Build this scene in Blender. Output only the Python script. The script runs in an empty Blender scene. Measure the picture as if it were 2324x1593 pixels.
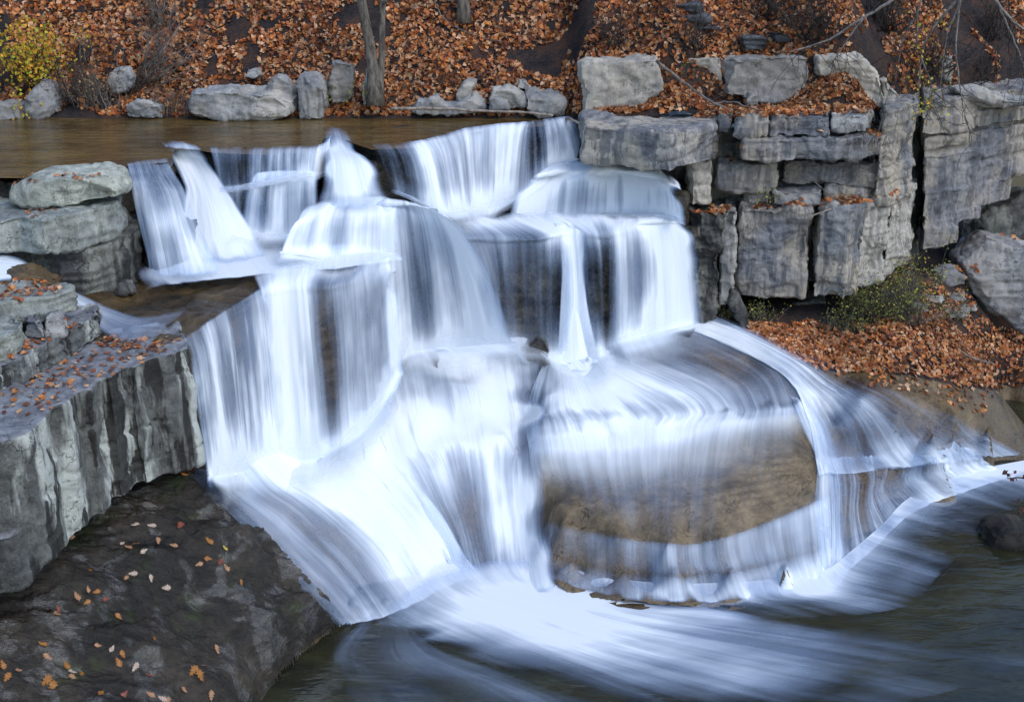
import bpy, math, random
import numpy as np
from mathutils import Vector
from mathutils.bvhtree import BVHTree
R = math.radians
random.seed(7); RNG = np.random.default_rng(7)
scene = bpy.context.scene
COL = scene.collection

# ------------------------------------------------------------------ camera
CH, PITCH, FPX, CX, CY = 8.5, R(20), 2805.0, 1162.0, 796.0
CT, ST = math.cos(PITCH), math.sin(PITCH)
cam = bpy.data.cameras.new('camera'); camo = bpy.data.objects.new('camera', cam); COL.objects.link(camo)
camo.location = (0, 0, CH); camo.rotation_euler = (R(90) - PITCH, 0, 0)
cam.sensor_width = 36; cam.lens = 36 * FPX / 2324; cam.clip_end = 300; cam.clip_start = .1
scene.camera = camo

def ray(px, py):
    u = (np.asarray(px, float) - CX) / FPX; v = (np.asarray(py, float) - CY) / FPX
    return np.stack([u, CT - v * ST, -(ST + v * CT)], -1)
def WZ(px, py, z):
    d = ray(px, py); t = (z - CH) / d[..., 2]
    p = d * t[..., None] if np.ndim(t) else d * t
    p[..., 2] = z; return p
def WD(px, py, D):
    d = ray(px, py); t = np.asarray(D / d[..., 1]); p = d * t[..., None]; p[..., 2] += CH; return p
def XD(px, D, z):                       # plan point on the sight line of column px at distance D, height z
    a = math.atan2(CH - z, D); v = math.tan(a - PITCH)
    return np.array([(px - CX) / FPX * D / (CT - v * ST), D])
def DZ(py, z):
    v = (py - CY) / FPX; return (CH - z) * (CT - v * ST) / (ST + v * CT)
def to_px(p):
    p = np.asarray(p, float); x, y, z = p[..., 0], p[..., 1], p[..., 2] - CH
    dep = y * CT - z * ST; up = y * ST + z * CT
    return CX + FPX * x / dep, CY - FPX * up / dep

# ------------------------------------------------------------------ noise
def _h(ix, iy, iz, s):
    n = (ix * 374761393 + iy * 668265263 + iz * 2147483647 + s * 1274126177) & 0xffffffff
    n = ((n ^ (n >> 13)) * 1274126177) & 0xffffffff
    return ((n ^ (n >> 16)) & 0xffff) / 65535.0
def vnoise(p, s=0):
    p = np.asarray(p, float); i = np.floor(p).astype(np.int64); f = p - i; f = f * f * f * (f * (f * 6 - 15) + 10)
    r = 0
    for dx in (0, 1):
        wx = f[:, 0] if dx else 1 - f[:, 0]
        for dy in (0, 1):
            wy = f[:, 1] if dy else 1 - f[:, 1]
            for dz in (0, 1):
                wz = f[:, 2] if dz else 1 - f[:, 2]
                r = r + wx * wy * wz * _h(i[:, 0] + dx, i[:, 1] + dy, i[:, 2] + dz, s)
    return r * 2 - 1
def fbm(p, s=0, o=4):
    a, r, t = 1.0, 0, 0
    p = np.asarray(p, float)
    for k in range(o):
        r = r + a * vnoise(p * 2.03 ** k + 17.3 * k, s + k); t += a; a *= .5
    return r / t

# ------------------------------------------------------------------ objects
def tag(o, label=None, cat=None, group=None, kind=None):
    if label: o['label'] = label
    if cat: o['category'] = cat
    if group: o['group'] = group
    if kind: o['kind'] = kind
    return o
def mesh(name, verts, faces, mat, parent=None, smooth=True):
    me = bpy.data.meshes.new(name)
    me.from_pydata([tuple(v) for v in verts], [], faces if isinstance(faces, list) else faces.tolist())
    me.polygons.foreach_set('use_smooth', [smooth] * len(me.polygons)); me.update()
    if mat: me.materials.append(mat)
    o = bpy.data.objects.new(name, me); COL.objects.link(o)
    if parent: o.parent = parent
    return o
def empty(name, loc):
    o = bpy.data.objects.new(name, None); COL.objects.link(o); o.location = loc; o.empty_display_size = .1; return o
def local(o, parent):                   # parent with the mesh staying where its vertices are
    o.parent = parent
    o.matrix_parent_inverse.identity(); o.location = -parent.location
    return o
def attr(o, name, vals):
    a = o.data.attributes.new(name, 'FLOAT', 'POINT'); a.data.foreach_set('value', np.ascontiguousarray(vals, dtype=np.float32))

# ------------------------------------------------------------------ materials
class NT:
    def __init__(s, name):
        s.m = bpy.data.materials.new(name); s.m.use_nodes = True; s.t = s.m.node_tree; s.t.nodes.clear()
        s.out = s.n('ShaderNodeOutputMaterial')
    def n(s, typ, **k):
        x = s.t.nodes.new(typ)
        for a, b in k.items(): setattr(x, a, b)
        return x
    def l(s, a, b): s.t.links.new(a, b)
    def set(s, sock, v):
        if hasattr(v, 'node'): s.l(v, sock)
        else: sock.default_value = v
    def math(s, op, a, b=0.0, clamp=False):
        x = s.n('ShaderNodeMath', operation=op, use_clamp=clamp); s.set(x.inputs[0], a); s.set(x.inputs[1], b); return x.outputs[0]
    def noise(s, vec, scale, detail=4, rough=.55, out=0, dist=0):
        x = s.n('ShaderNodeTexNoise'); s.l(vec, x.inputs['Vector']); x.inputs['Scale'].default_value = scale
        x.inputs['Detail'].default_value = detail; x.inputs['Roughness'].default_value = rough; x.inputs['Distortion'].default_value = dist
        return x.outputs[out]
    def mapping(s, vec, scale, loc=(0, 0, 0), rot=(0, 0, 0)):
        x = s.n('ShaderNodeMapping'); s.l(vec, x.inputs[0]); x.inputs['Scale'].default_value = scale
        x.inputs['Location'].default_value = loc; x.inputs['Rotation'].default_value = rot; return x.outputs[0]
    def ramp(s, f, stops, interp='LINEAR'):
        x = s.n('ShaderNodeValToRGB'); s.l(f, x.inputs[0]); e = x.color_ramp.elements; x.color_ramp.interpolation = interp
        while len(e) < len(stops): e.new(.5)
        for a, (p, c) in zip(e, stops):
            a.position = p; a.color = (*c, 1) if len(c) == 3 else c
        return x.outputs[0]
    def sm(s, f, a, b):
        x = s.n('ShaderNodeMapRange', interpolation_type='SMOOTHSTEP'); s.l(f, x.inputs[0]); x.inputs[1].default_value = a; x.inputs[2].default_value = b; return x.outputs[0]
    def mix(s, f, a, b, mode='MIX'):
        x = s.n('ShaderNodeMix', data_type='RGBA', blend_type=mode); s.set(x.inputs[0], f)
        s.set(x.inputs[6], a if hasattr(a, 'node') else (*a, 1)); s.set(x.inputs[7], b if hasattr(b, 'node') else (*b, 1)); return x.outputs[2]
    def pos(s): return s.n('ShaderNodeNewGeometry').outputs['Position']
    def bump(s, h, st, d=.02, nrm=None):
        x = s.n('ShaderNodeBump'); x.inputs['Strength'].default_value = st; x.inputs['Distance'].default_value = d; s.l(h, x.inputs['Height'])
        if nrm: s.l(nrm, x.inputs['Normal'])
        return x.outputs[0]
    def principled(s, col, rough, nrm=None, spec=.5):
        x = s.n('ShaderNodeBsdfPrincipled'); s.set(x.inputs['Base Color'], col if hasattr(col, 'node') else (*col, 1)); s.set(x.inputs['Roughness'], rough)
        x.inputs['Specular IOR Level'].default_value = spec
        if nrm: s.l(nrm, x.inputs['Normal'])
        return x
    def done(s, shader): s.l(shader, s.out.inputs[0]); return s.m

def rock_mat(name, dark, mid, light, streak=0.0, streak_dark=(.03, .03, .032), pale=None, pale_amt=0, moss=0, wet=0.0, rough=.75, bump=.6, bands=0.0, split=(.38, .5, .62), top=None, warm=0.0, warmc=(.35, .315, .26), sf=1.0):
    t = NT(name); p = t.pos()
    big = t.noise(p, 1.3, 5, .6); med = t.noise(p, 6, 6, .65); fine = t.noise(p, 34, 5, .7)
    f = t.math('ADD', t.math('MULTIPLY', big, .5), t.math('ADD', t.math('MULTIPLY', med, .32), t.math('MULTIPLY', fine, .18)))
    col = t.ramp(f, [(split[0], dark), (split[1], mid), (split[2], light)])
    if bands:
        b = t.noise(t.mapping(p, (1.2, 1.2, 13)), 1, 5, .75, dist=.5)
        col = t.mix(t.math('MULTIPLY', t.sm(b, .54, .7), bands), col, tuple(c * .35 for c in dark))
    oi = t.n('ShaderNodeObjectInfo').outputs['Random']
    col = t.mix(t.math('MULTIPLY', t.sm(t.noise(p, .9, 4, .6), .42, .57), warm), col, warmc, 'MIX')
    col = t.mix(1, col, t.ramp(oi, [(0, (.86, .86, .88)), (1, (1.32, 1.28, 1.2))]), 'MULTIPLY')
    vert = t.mapping(p, (5.5 * sf, 5.5 * sf, .35)); vn = t.noise(vert, 1, 4, .6, dist=.25); vn2 = t.noise(t.mapping(p, (13 * sf, 13 * sf, .7), (4, 2, 1)), 1, 3, .6)
    if pale:
        col = t.mix(t.math('MULTIPLY', t.sm(t.noise(t.mapping(p, (2.1 * sf, 2.1 * sf, .28), (9, 4, 2)), 1, 5, .62), .47, .55), pale_amt), col, pale)
    if streak:
        col = t.mix(t.math('MULTIPLY', t.sm(vn, .51, .56), streak), col, streak_dark)
        col = t.mix(t.math('MULTIPLY', t.sm(vn2, .56, .66), streak * .7), col, streak_dark)
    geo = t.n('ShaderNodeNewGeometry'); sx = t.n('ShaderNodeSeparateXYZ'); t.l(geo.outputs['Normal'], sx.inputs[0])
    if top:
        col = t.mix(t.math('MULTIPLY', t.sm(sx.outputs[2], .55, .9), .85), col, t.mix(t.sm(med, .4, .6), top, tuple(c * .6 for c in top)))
    if moss:
        col = t.mix(t.math('MULTIPLY', t.sm(t.noise(p, 3.1, 5, .7), .56, .7), moss), col, (.075, .09, .028))
    # lichen specks / pits
    col = t.mix(t.math('MULTIPLY', t.sm(t.noise(p, 21, 3, .5), .66, .72), .35), col, tuple(c * .35 for c in mid))
    ro = t.math('ADD', rough - wet * .25, t.math('MULTIPLY', med, .18 + wet * .12))
    vo = t.n('ShaderNodeTexVoronoi', feature='DISTANCE_TO_EDGE'); vo.inputs['Scale'].default_value = 2.3
    wv = t.n('ShaderNodeVectorMath', operation='ADD'); t.l(t.mapping(p, (1, 1, 1.7)), wv.inputs[0]); sc_ = t.n('ShaderNodeVectorMath', operation='SCALE'); t.l(t.noise(p, 3.5, 4, .6, out=1), sc_.inputs[0]); sc_.inputs['Scale'].default_value = .75; t.l(sc_.outputs[0], wv.inputs[1]); t.l(wv.outputs[0], vo.inputs['Vector'])
    crack = t.math('MULTIPLY', t.math('SUBTRACT', 1, t.sm(vo.outputs['Distance'], .0, .022)), t.sm(t.noise(p, 1.1, 2, .5), .45, .6))
    col = t.mix(t.math('MULTIPLY', crack, .7), col, tuple(c * .3 for c in dark))
    h = t.math('SUBTRACT', t.math('ADD', t.math('MULTIPLY', med, .6), t.math('MULTIPLY', fine, .4)), t.math('MULTIPLY', crack, .5))
    nb = t.bump(h, bump, .09)
    if wet: nb = t.bump(t.noise(t.mapping(p, (9, 9, 3)), 1, 3, .5), .35, .03, nb)
    return t.done(t.principled(col, ro, nb, .3 + .25 * wet).outputs[0])

M = {}
M['grey'] = rock_mat('grey_rock', (.10, .108, .125), (.235, .245, .262), (.36, .355, .345), bands=.25, warm=.3)
M['tan'] = rock_mat('tan_rock', (.17, .165, .155), (.31, .295, .27), (.42, .395, .355), streak=.25, streak_dark=(.11, .11, .115))
M['ledge'] = rock_mat('ledge_rock', (.06, .065, .078), (.185, .192, .21), (.34, .33, .31), streak=.5, streak_dark=(.05, .055, .07), bands=.5, warm=.75)
M['pale'] = rock_mat('pale_streaked_rock', (.22, .215, .205), (.34, .33, .305), (.46, .44, .41), streak=.55, streak_dark=(.15, .145, .14))
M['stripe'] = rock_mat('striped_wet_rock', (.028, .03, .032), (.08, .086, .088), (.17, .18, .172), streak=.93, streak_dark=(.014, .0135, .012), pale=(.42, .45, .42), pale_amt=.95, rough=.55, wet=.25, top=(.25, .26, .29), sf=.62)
M['green'] = rock_mat('lichen_rock', (.15, .165, .16), (.30, .325, .30), (.45, .48, .43), streak=.3, streak_dark=(.06, .065, .05), rough=.65)
M['wet'] = rock_mat('wet_dark_rock', (.010, .0095, .008), (.030, .026, .020), (.085, .075, .055), streak=.5, wet=.9, rough=.34, moss=.3, bump=.9)
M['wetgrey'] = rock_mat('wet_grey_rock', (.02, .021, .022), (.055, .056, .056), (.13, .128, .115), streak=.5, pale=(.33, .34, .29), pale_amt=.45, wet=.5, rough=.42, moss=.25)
M['brown'] = rock_mat('brown_wet_rock', (.018, .012, .005), (.062, .039, .014), (.135, .09, .038), wet=.8, rough=.36, bands=.25, bump=.45)
M['slab'] = rock_mat('wet_slab_rock', (.012, .0115, .011), (.032, .028, .022), (.075, .066, .05), wet=1.0, rough=.32, moss=.45, bump=1.0)
M['dome'] = rock_mat('brown_dome_rock', (.045, .034, .022), (.115, .085, .05), (.22, .17, .10), wet=.6, rough=.45, bands=0, bump=.6, split=(.38, .5, .62))
def slab_mat():
    t = NT('wet_slab_rock'); p = t.pos(); big = t.noise(p, 1.1, 5, .6); med = t.noise(p, 7, 6, .65)
    lay = t.noise(t.mapping(p, (2.2, 7.5, 9), rot=(0, 0, R(-28))), 1, 6, .68, dist=.6); fine = t.noise(p, 40, 4, .7)
    f = t.math('ADD', t.math('MULTIPLY', big, .45), t.math('ADD', t.math('MULTIPLY', lay, .35), t.math('MULTIPLY', fine, .2)))
    c = t.ramp(f, [(.36, (.006, .006, .006)), (.5, (.022, .0185, .015)), (.66, (.06, .048, .035))])
    c = t.mix(t.math('MULTIPLY', t.sm(t.noise(p, 2.4, 5, .7, dist=.4), .55, .68), .55), c, (.03, .042, .012))
    g_ = t.sm(t.noise(p, 2.3, 5, .62, dist=.5), .50, .60); r = t.math('SUBTRACT', .46, t.math('MULTIPLY', g_, .30)); sp = t.math('ADD', .22, t.math('MULTIPLY', g_, .55))
    h = t.math('ADD', t.math('MULTIPLY', lay, .75), t.math('ADD', t.math('MULTIPLY', med, .35), t.math('MULTIPLY', fine, .12)))
    pr = t.principled(c, r, t.bump(h, .9, .06), .3); t.l(sp, pr.inputs['Specular IOR Level']); return t.done(pr.outputs[0])
M['slab'] = slab_mat()
M['poolrock'] = rock_mat('pool_rock', (.006, .006, .006), (.016, .015, .013), (.045, .04, .034), rough=.6)
M['shale'] = rock_mat('dark_shale', (.02, .022, .026), (.055, .06, .072), (.12, .13, .15), bands=.8, rough=.55)

def soil():
    t = NT('soil'); p = t.pos(); a = t.noise(p, 2.2, 5, .65); b = t.noise(p, 26, 5, .7)
    c = t.ramp(t.math('ADD', t.math('MULTIPLY', a, .5), t.math('MULTIPLY', b, .5)), [(.38, (.010, .009, .011)), (.5, (.034, .028, .028)), (.62, (.10, .045, .024))])
    return t.done(t.principled(c, .9, t.bump(b, .8, .06), .2).outputs[0])
M['soil'] = soil()

def leaf_mat(name='dry_leaf'):
    t = NT(name); a = t.n('ShaderNodeAttribute', attribute_name='col')
    n = t.noise(t.pos(), 60, 2)
    c = t.mix(.5, a.outputs[0], t.mix(t.sm(n, .3, .7), (.35, .3, .3), (1, 1, 1)), 'MULTIPLY')
    pr = t.principled(c, .55, None, .35); tr = t.n('ShaderNodeBsdfTranslucent'); t.l(c, tr.inputs[0])
    mx = t.n('ShaderNodeMixShader'); mx.inputs[0].default_value = .2; t.l(pr.outputs[0], mx.inputs[1]); t.l(tr.outputs[0], mx.inputs[2])
    return t.done(mx.outputs[0])
M['leaf'] = leaf_mat()

def bark(name, a, b):
    t = NT(name); p = t.pos(); n = t.noise(t.mapping(p, (14, 14, 4)), 1, 5, .7)
    return t.done(t.principled(t.mix(t.sm(n, .35, .65), a, b), .85, t.bump(n, .8, .02), .2).outputs[0])
M['bark'] = bark('bark', (.05, .043, .038), (.17, .15, .125))
M['twig'] = bark('twig', (.07, .058, .052), (.20, .175, .16))
M['branch'] = bark('grey_branch', (.13, .115, .105), (.30, .27, .25))
M['dtwig'] = bark('dark_twig', (.022, .018, .017), (.075, .062, .055))
M['drift'] = bark('bleached_wood', (.14, .115, .10), (.34, .29, .25))

def water_mat():
    t = NT('white_water')
    uv = t.n('ShaderNodeUVMap', uv_map='UVMap').outputs[0]
    dens = t.n('ShaderNodeAttribute', attribute_name='dens').outputs['Fac']
    con = t.n('ShaderNodeAttribute', attribute_name='con').outputs['Fac']
    n0 = t.noise(t.mapping(uv, (2.6, .16, 1)), 1, 2, .5)
    n1 = t.noise(t.mapping(uv, (9, .32, 1)), 1, 4, .6, dist=.12)
    n2 = t.noise(t.mapping(uv, (34, .55, 1)), 1, 3, .6)
    nb_ = t.noise(t.mapping(uv, (1.7, .75, 1), (5, 2, 0)), 1, 3, .55)
    n = t.math('ADD', t.math('ADD', t.math('MULTIPLY', n0, .42), t.math('MULTIPLY', nb_, .30)), t.math('ADD', t.math('MULTIPLY', n1, .28), t.math('MULTIPLY', n2, .07)))
    a = t.math('ADD', dens, t.math('MULTIPLY', t.math('SUBTRACT', n, .5), con))
    al = t.math('MINIMUM', t.math('POWER', t.math('MAXIMUM', a, 0), 1.75), .985)
    al = t.math('MAXIMUM', al, t.math('MULTIPLY', t.sm(dens, .15, .7), .36))
    c = t.ramp(t.math('ADD', a, 0, True), [(0.0, (.28, .43, .74)), (.5, (.52, .66, .90)), (1.0, (.82, .875, .935))])
    c = t.mix(t.math('SUBTRACT', 1, t.sm(con, 1.0, 1.5)), c, (.80, .86, .93))
    nb = t.bump(t.math('ADD', t.math('MULTIPLY', n1, .7), t.math('MULTIPLY', n0, .6)), .35, .08)
    d = t.n('ShaderNodeBsdfDiffuse'); t.l(c, d.inputs[0]); t.l(nb, d.inputs['Normal'])
    tr = t.n('ShaderNodeBsdfTranslucent'); t.l(c, tr.inputs[0])
    m1 = t.n('ShaderNodeMixShader'); m1.inputs[0].default_value = .13; t.l(d.outputs[0], m1.inputs[1]); t.l(tr.outputs[0], m1.inputs[2])
    tp = t.n('ShaderNodeBsdfTransparent'); m2 = t.n('ShaderNodeMixShader')
    t.l(al, m2.inputs[0]); t.l(tp.outputs[0], m2.inputs[1]); t.l(m1.outputs[0], m2.inputs[2])
    return t.done(m2.outputs[0])
M['water'] = water_mat()

def pool_mat(name, dark, light, rough, sc, st):
    t = NT(name); p = t.pos()
    big = t.noise(t.mapping(p, (.5, .9, 1)), 1, 4, .6); sm_ = t.noise(t.mapping(p, (1.3 * sc, 3.2 * sc, 1)), 1, 4, .6)
    f = t.math('ADD', t.math('MULTIPLY', big, .6), t.math('MULTIPLY', sm_, .4))
    c = t.ramp(f, [(.38, dark), (.62, light)])
    rip = t.noise(t.mapping(p, (1.6 * sc, 4.5 * sc, 1), (3, 1, 0)), 1, 3, .55, dist=.4)
    return t.done(t.principled(c, rough, t.bump(rip, st, .06), .5).outputs[0])
M['upool'] = pool_mat('shallow_brown_water', (.040, .025, .008), (.16, .104, .036), .14, 1.9, .6)
M['lpool'] = pool_mat('dark_green_water', (.008, .009, .006), (.034, .034, .015), .14, 1.0, .40)

# ------------------------------------------------------------------ rocks
def shell(rings):
    n = len(rings[0]); v = [tuple(p) for r in rings for p in r]; f = []
    for k in range(len(rings) - 1):
        for i in range(n):
            j = (i + 1) % n; f.append((k * n + i, k * n + j, (k + 1) * n + j, (k + 1) * n + i))
    f.append(tuple(range(n))[::-1]); f.append(tuple((len(rings) - 1) * n + i for i in range(n)))
    return v, f
ROCKS = []
def rock(name, label, shells, mat, vox=.035, amp=.035, freq=2.2, strata=0.0, hs=.11, groove=.03, facets=0, joints=None, cat='rock', group=None, seed=None, fine=.012, kind=None, chip=.045):
    seed = seed if seed is not None else len(ROCKS) * 13 + 5
    v, f = [], []
    for sv, sf in shells:
        b = len(v); v += sv; f += [tuple(i + b for i in q) for q in sf]
    me = bpy.data.meshes.new('tmp'); me.from_pydata(v, [], f); me.update()
    import bmesh
    bm = bmesh.new(); bm.from_mesh(me); bmesh.ops.recalc_face_normals(bm, faces=bm.faces); bm.to_mesh(me); bm.free()
    o = bpy.data.objects.new('tmp', me); COL.objects.link(o)
    md = o.modifiers.new('r', 'REMESH'); md.mode = 'VOXEL'; md.voxel_size = vox
    dg = bpy.context.evaluated_depsgraph_get(); dg.update(); ev = o.evaluated_get(dg); m2 = bpy.data.meshes.new_from_object(ev)
    bpy.data.objects.remove(o); bpy.data.meshes.remove(me)
    n = len(m2.vertices); co = np.empty(n * 3); m2.vertices.foreach_get('co', co); co = co.reshape(-1, 3)
    rs = np.random.default_rng(seed)
    if facets:
        c = co.mean(0); e = (co.max(0) - co.min(0)) / 2
        for _ in range(facets):
            d = rs.normal(size=3); d[1] -= .5; d[2] += .25; d /= np.linalg.norm(d); q = ((co - c) / e) @ d; lim = q.max() * rs.uniform(.84, .96)
            ov = np.maximum(q - lim, 0); co = co - ov[:, None] * (d * e)[None] * .95
    m2.vertices.foreach_set('co', co.ravel()); m2.update()
    no = np.empty(n * 3); m2.vertices.foreach_get('normal', no); no = no.reshape(-1, 3)
    w = 1 - np.clip(np.abs(no[:, 2]) * 1.3 - .25, 0, 1)
    d = amp * fbm(co * freq, seed, 3) + fine * fbm(co * freq * 5.5, seed + 9, 3)
    if chip:
        cn = fbm(co * np.array([1.5, 1.5, 2.1]) * (freq / 2.2), seed + 70, 3); kq = np.floor(cn * 4); fq = cn * 4 - kq; d += chip * (kq + np.clip((fq - .86) / .14, 0, 1)) * .55
        cn = vnoise(co * np.array([4.2, 4.2, 5.5]), seed + 71); d -= chip * .5 * np.clip((cn - .25) / .06, 0, 1)
    r = 1 - np.abs(vnoise(co * freq * 1.6, seed + 20)) ; d -= amp * .55 * np.clip(r - .86, 0, 1) / .14
    if strata:
        zz = co[:, 2] / hs + .45 * vnoise(co * np.array([.9, .9, .3]), seed + 31) + seed * .37
        k = np.floor(zz).astype(np.int64); fr = zz - k
        d += w * strata * (_h(k, k * 0, k * 0, seed) - .5) * 2
        blk = vnoise(np.stack([co[:, 0] * 2.2 + k * 7.1, co[:, 1] * 2.2, k * 3.3], -1), seed + 4)
        d += w * strata * .6 * blk
        d -= w * groove * np.exp(-(np.minimum(fr, 1 - fr) / .13) ** 2) * (.35 + .65 * (vnoise(co * 1.7, seed + 6) > -.2))
    if joints:
        sp, dep = joints
        q = (co[:, 0] * .8 + co[:, 1] * .6) / sp + .55 * vnoise(co * np.array([.9, .9, .5]), seed + 44)
        fr = q - np.floor(q); d -= w * dep * np.exp(-(np.minimum(fr, 1 - fr) / .07) ** 2)
        k = np.floor(q).astype(np.int64); d += w * dep * .8 * (_h(k, k * 0, k * 0, seed + 2) - .5)
    co = co + no * d[:, None]
    m2.vertices.foreach_set('co', co.ravel()); m2.name = name
    m2.polygons.foreach_set('use_smooth', [True] * len(m2.polygons)); m2.update()
    m2.materials.clear(); m2.materials.append(mat)
    ob = bpy.data.objects.new(name, m2); COL.objects.link(ob); tag(ob, label, cat, group, kind); ROCKS.append(ob)
    return ob
def prism(z0, z1, xy, taper=0.0):
    xy = np.array(xy, float); c = xy.mean(0); t = c + (xy - c) * (1 - taper)
    return shell([[(*p, z0) for p in xy], [(*p, z1) for p in t]])
def PZ(z, pts, dy=0): return [WZ(a, b, z)[:2] + np.array([0, dy]) for a, b in pts]
def PD(z, pts): return [XD(a, b, z) for a, b in pts]
def outl(pts, d, thick, front=.93, back=.85, lean=0.0):
    w = np.array([WD(a, b, d) for a, b in pts]); c = w.mean(0); zb = w[:, 2].min()
    def ring(s, dy, dz=0):
        q = c + (w - c) * s; q[:, 1] = d + dy; q[:, 2] = np.where(w[:, 2] < zb + .08, w[:, 2], q[:, 2]) + dz
        q[:, 1] += lean * (q[:, 2] - zb); return q
    return shell([ring(front, 0), ring(.96, thick * .1), ring(1, thick * .3), ring(.98, thick * .7), ring(back, thick)])

# -- the wet rock steps the water runs over
LIP = [(240, 405), (290, 374), (385, 367), (396, 338), (450, 339), (490, 346), (600, 349), (722, 344), (736, 312), (760, 306), (792, 320), (845, 338), (962, 333), (1010, 319), (1060, 303), (1120, 295), (1190, 289), (1305, 275)]
rimxy = PZ(4.95, LIP, .06) + PD(4.95, [(1340, 22.5), (-300, 22.5), (-300, 17.2), (120, 16.4)])
rock('rock_ledge', 'dark wet rim ledge of the upper stream, uppermost wet rock step of the waterfall', [prism(2.6, 4.92, rimxy)], M['wet'], vox=.06, amp=.05, strata=.06, hs=.17, groove=.04, cat='rock ledge')
rock('rock_ledge', 'brown wet rock terrace at left holding shallow water below the upper falls', [prism(1.0, 3.65, PZ(3.65, [(300, 775), (405, 772), (432, 764), (520, 706), (606, 656), (692, 650), (820, 624), (858, 608), (866, 575), (900, 520), (330, 520), (100, 640), (60, 760)]))], M['brown'], vox=.05, amp=.035, strata=.05, hs=.2, groove=.03, cat='rock ledge')
rock('rock_ledge', 'rounded wet rock step under the white central cap of the waterfall', [prism(1.2, 4.12, PZ(4.2, [(690, 500), (780, 488), (880, 482), (950, 480), (985, 490), (1010, 460), (900, 430), (700, 440)], .14))], M['wet'], vox=.05, amp=.06, strata=.04, hs=.2, cat='rock ledge')
rock('rock_ledge', 'dark wet columnar step with two bare faces right of the waterfall centre', [prism(1.2, 3.62, PZ(3.65, [(1000, 545), (1040, 538), (1150, 540), (1274, 540), (1280, 512), (1322, 512), (1328, 532), (1404, 532), (1412, 520), (1545, 516), (1580, 520), (1600, 470), (980, 470)], .1))], M['wet'], vox=.04, amp=.07, freq=3, strata=.03, hs=.25, joints=(.32, .06), cat='rock ledge')
rock('rock_ledge', 'low wet rock step under the white hump beside the dry right ledge', [prism(3.3, 4.08, PZ(4.2, [(1200, 418), (1300, 412), (1420, 408), (1500, 420), (1540, 440), (1600, 400), (1420, 345), (1220, 365)], .12))], M['wet'], vox=.05, amp=.06, cat='rock ledge')
rock('rock_ledge', 'small wet rock step with a square white spill left of the centre', [prism(3.3, 4.66, PD(4.68, [(585, 18.15), (640, 18.15), (722, 18.15), (735, 19), (560, 19)])), prism(3.3, 4.4, PD(4.4, [(500, 18.32), (610, 18.3), (600, 19), (490, 19)]))], M['wet'], vox=.045, amp=.05, cat='rock ledge')
rock('rock_ledge', 'wet rock nub breaking the thin left veil of water', [prism(3.3, 4.62, PD(4.62, [(300, 16.7), (345, 16.45), (385, 16.7), (420, 17.6), (330, 17.9)]), .15), prism(3.3, 4.2, PD(4.2, [(318, 16.3), (350, 16.2), (430, 16.8), (470, 17.8), (300, 17.2)]), .1)], M['wet'], vox=.045, amp=.06, cat='rock ledge')
rock('rock_ledge', 'wet rock hump under the white chute pouring from the rim', [prism(3.6, 4.8, PD(4.8, [(745, 18.0), (800, 17.85), (860, 18.0), (880, 18.7), (730, 18.9)]), .25)], M['wet'], vox=.05, amp=.05, cat='rock ledge')

# ------------------------------------------------------------------ lower bedrock: heights from surveyed points
CP = []
def cp(z, pts):
    for a, b in pts: CP.append((*WZ(a, b, z)[:2], z))
def cpd(z, pts):
    for a, D in pts: CP.append((*XD(a, D, z), z))
# wet slab, lower left
cp(1.95, [(430, 1085), (330, 1120), (130, 1265)]); cp(1.65, [(0, 1425), (-150, 1500)]); cp(1.55, [(290, 1290), (440, 1190)])
cp(1.4, [(500, 1230), (200, 1420)]); cp(1.25, [(0, 1593), (300, 1440), (560, 1240)]); cp(.95, [(420, 1420), (560, 1330), (250, 1593), (610, 1270)])
cp(.62, [(650, 1350), (430, 1593), (520, 1480)]); cp(.36, [(752, 1382), (690, 1420), (620, 1480), (575, 1535), (545, 1593), (520, 1680)]); cp(.9, [(250, 1750), (0, 1750)])
for a, b in [(752, 1382), (722, 1401), (690, 1420), (655, 1450), (620, 1480), (575, 1535), (545, 1593), (520, 1680)]:
    p = WZ(a, b, .36); CP.append((p[0] + .09, p[1] - .03, -.4)); CP.append((p[0] + .5, p[1] - .2, -.6)); CP.append((p[0] - .02, p[1], .34))
cp(.02, [(790, 1398)])
cpd(2.0, [(100, 13.5), (430, 14.8), (0, 12.2), (-200, 11.5), (-400, 10.5)])
# feet of the upper falls
cp(1.8, [(480, 1085)]); cp(1.5, [(600, 1062)]); cp(1.28, [(690, 1042), (760, 1008)]); cp(1.6, [(800, 960), (830, 905)]); cp(1.9, [(890, 840), (930, 808), (1000, 792), (1100, 788), (1180, 782)])
cp(1.8, [(1230, 800), (1310, 815)]); cp(1.9, [(1400, 778), (1500, 745)]); cp(2.0, [(1590, 720)]); cpd(1.9, [(900, 18.8), (1100, 19.5), (1500, 20.2), (600, 17.5), (1000, 21), (1500, 22.5), (300, 18)])
# left veil and chute
cp(1.3, [(600, 1180)]); cp(.85, [(680, 1270), (760, 1140)]); cp(.5, [(740, 1330), (830, 1210)]); cp(.2, [(800, 1370), (880, 1270)]); cp(0, [(880, 1370), (960, 1310)]); cp(-.4, [(830, 1420), (930, 1390), (1020, 1350), (1150, 1330)])
# middle shelf and its drop
cp(1.5, [(950, 900), (1050, 880), (1150, 870)]); cp(1.25, [(870, 1000), (960, 980), (1080, 960)]); cp(1.1, [(860, 1050), (960, 1030), (1060, 1015), (1140, 1000)]); cp(.7, [(960, 1150), (1050, 1130), (1120, 1090)])
cp(.05, [(1010, 1262), (1060, 1276), (1110, 1268)]); cp(1.3, [(1190, 900)]); cp(.9, [(1190, 980)]); cp(.5, [(1170, 1080)]); cp(.12, [(1160, 1210)]); cp(-.1, [(1170, 1290)])
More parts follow.
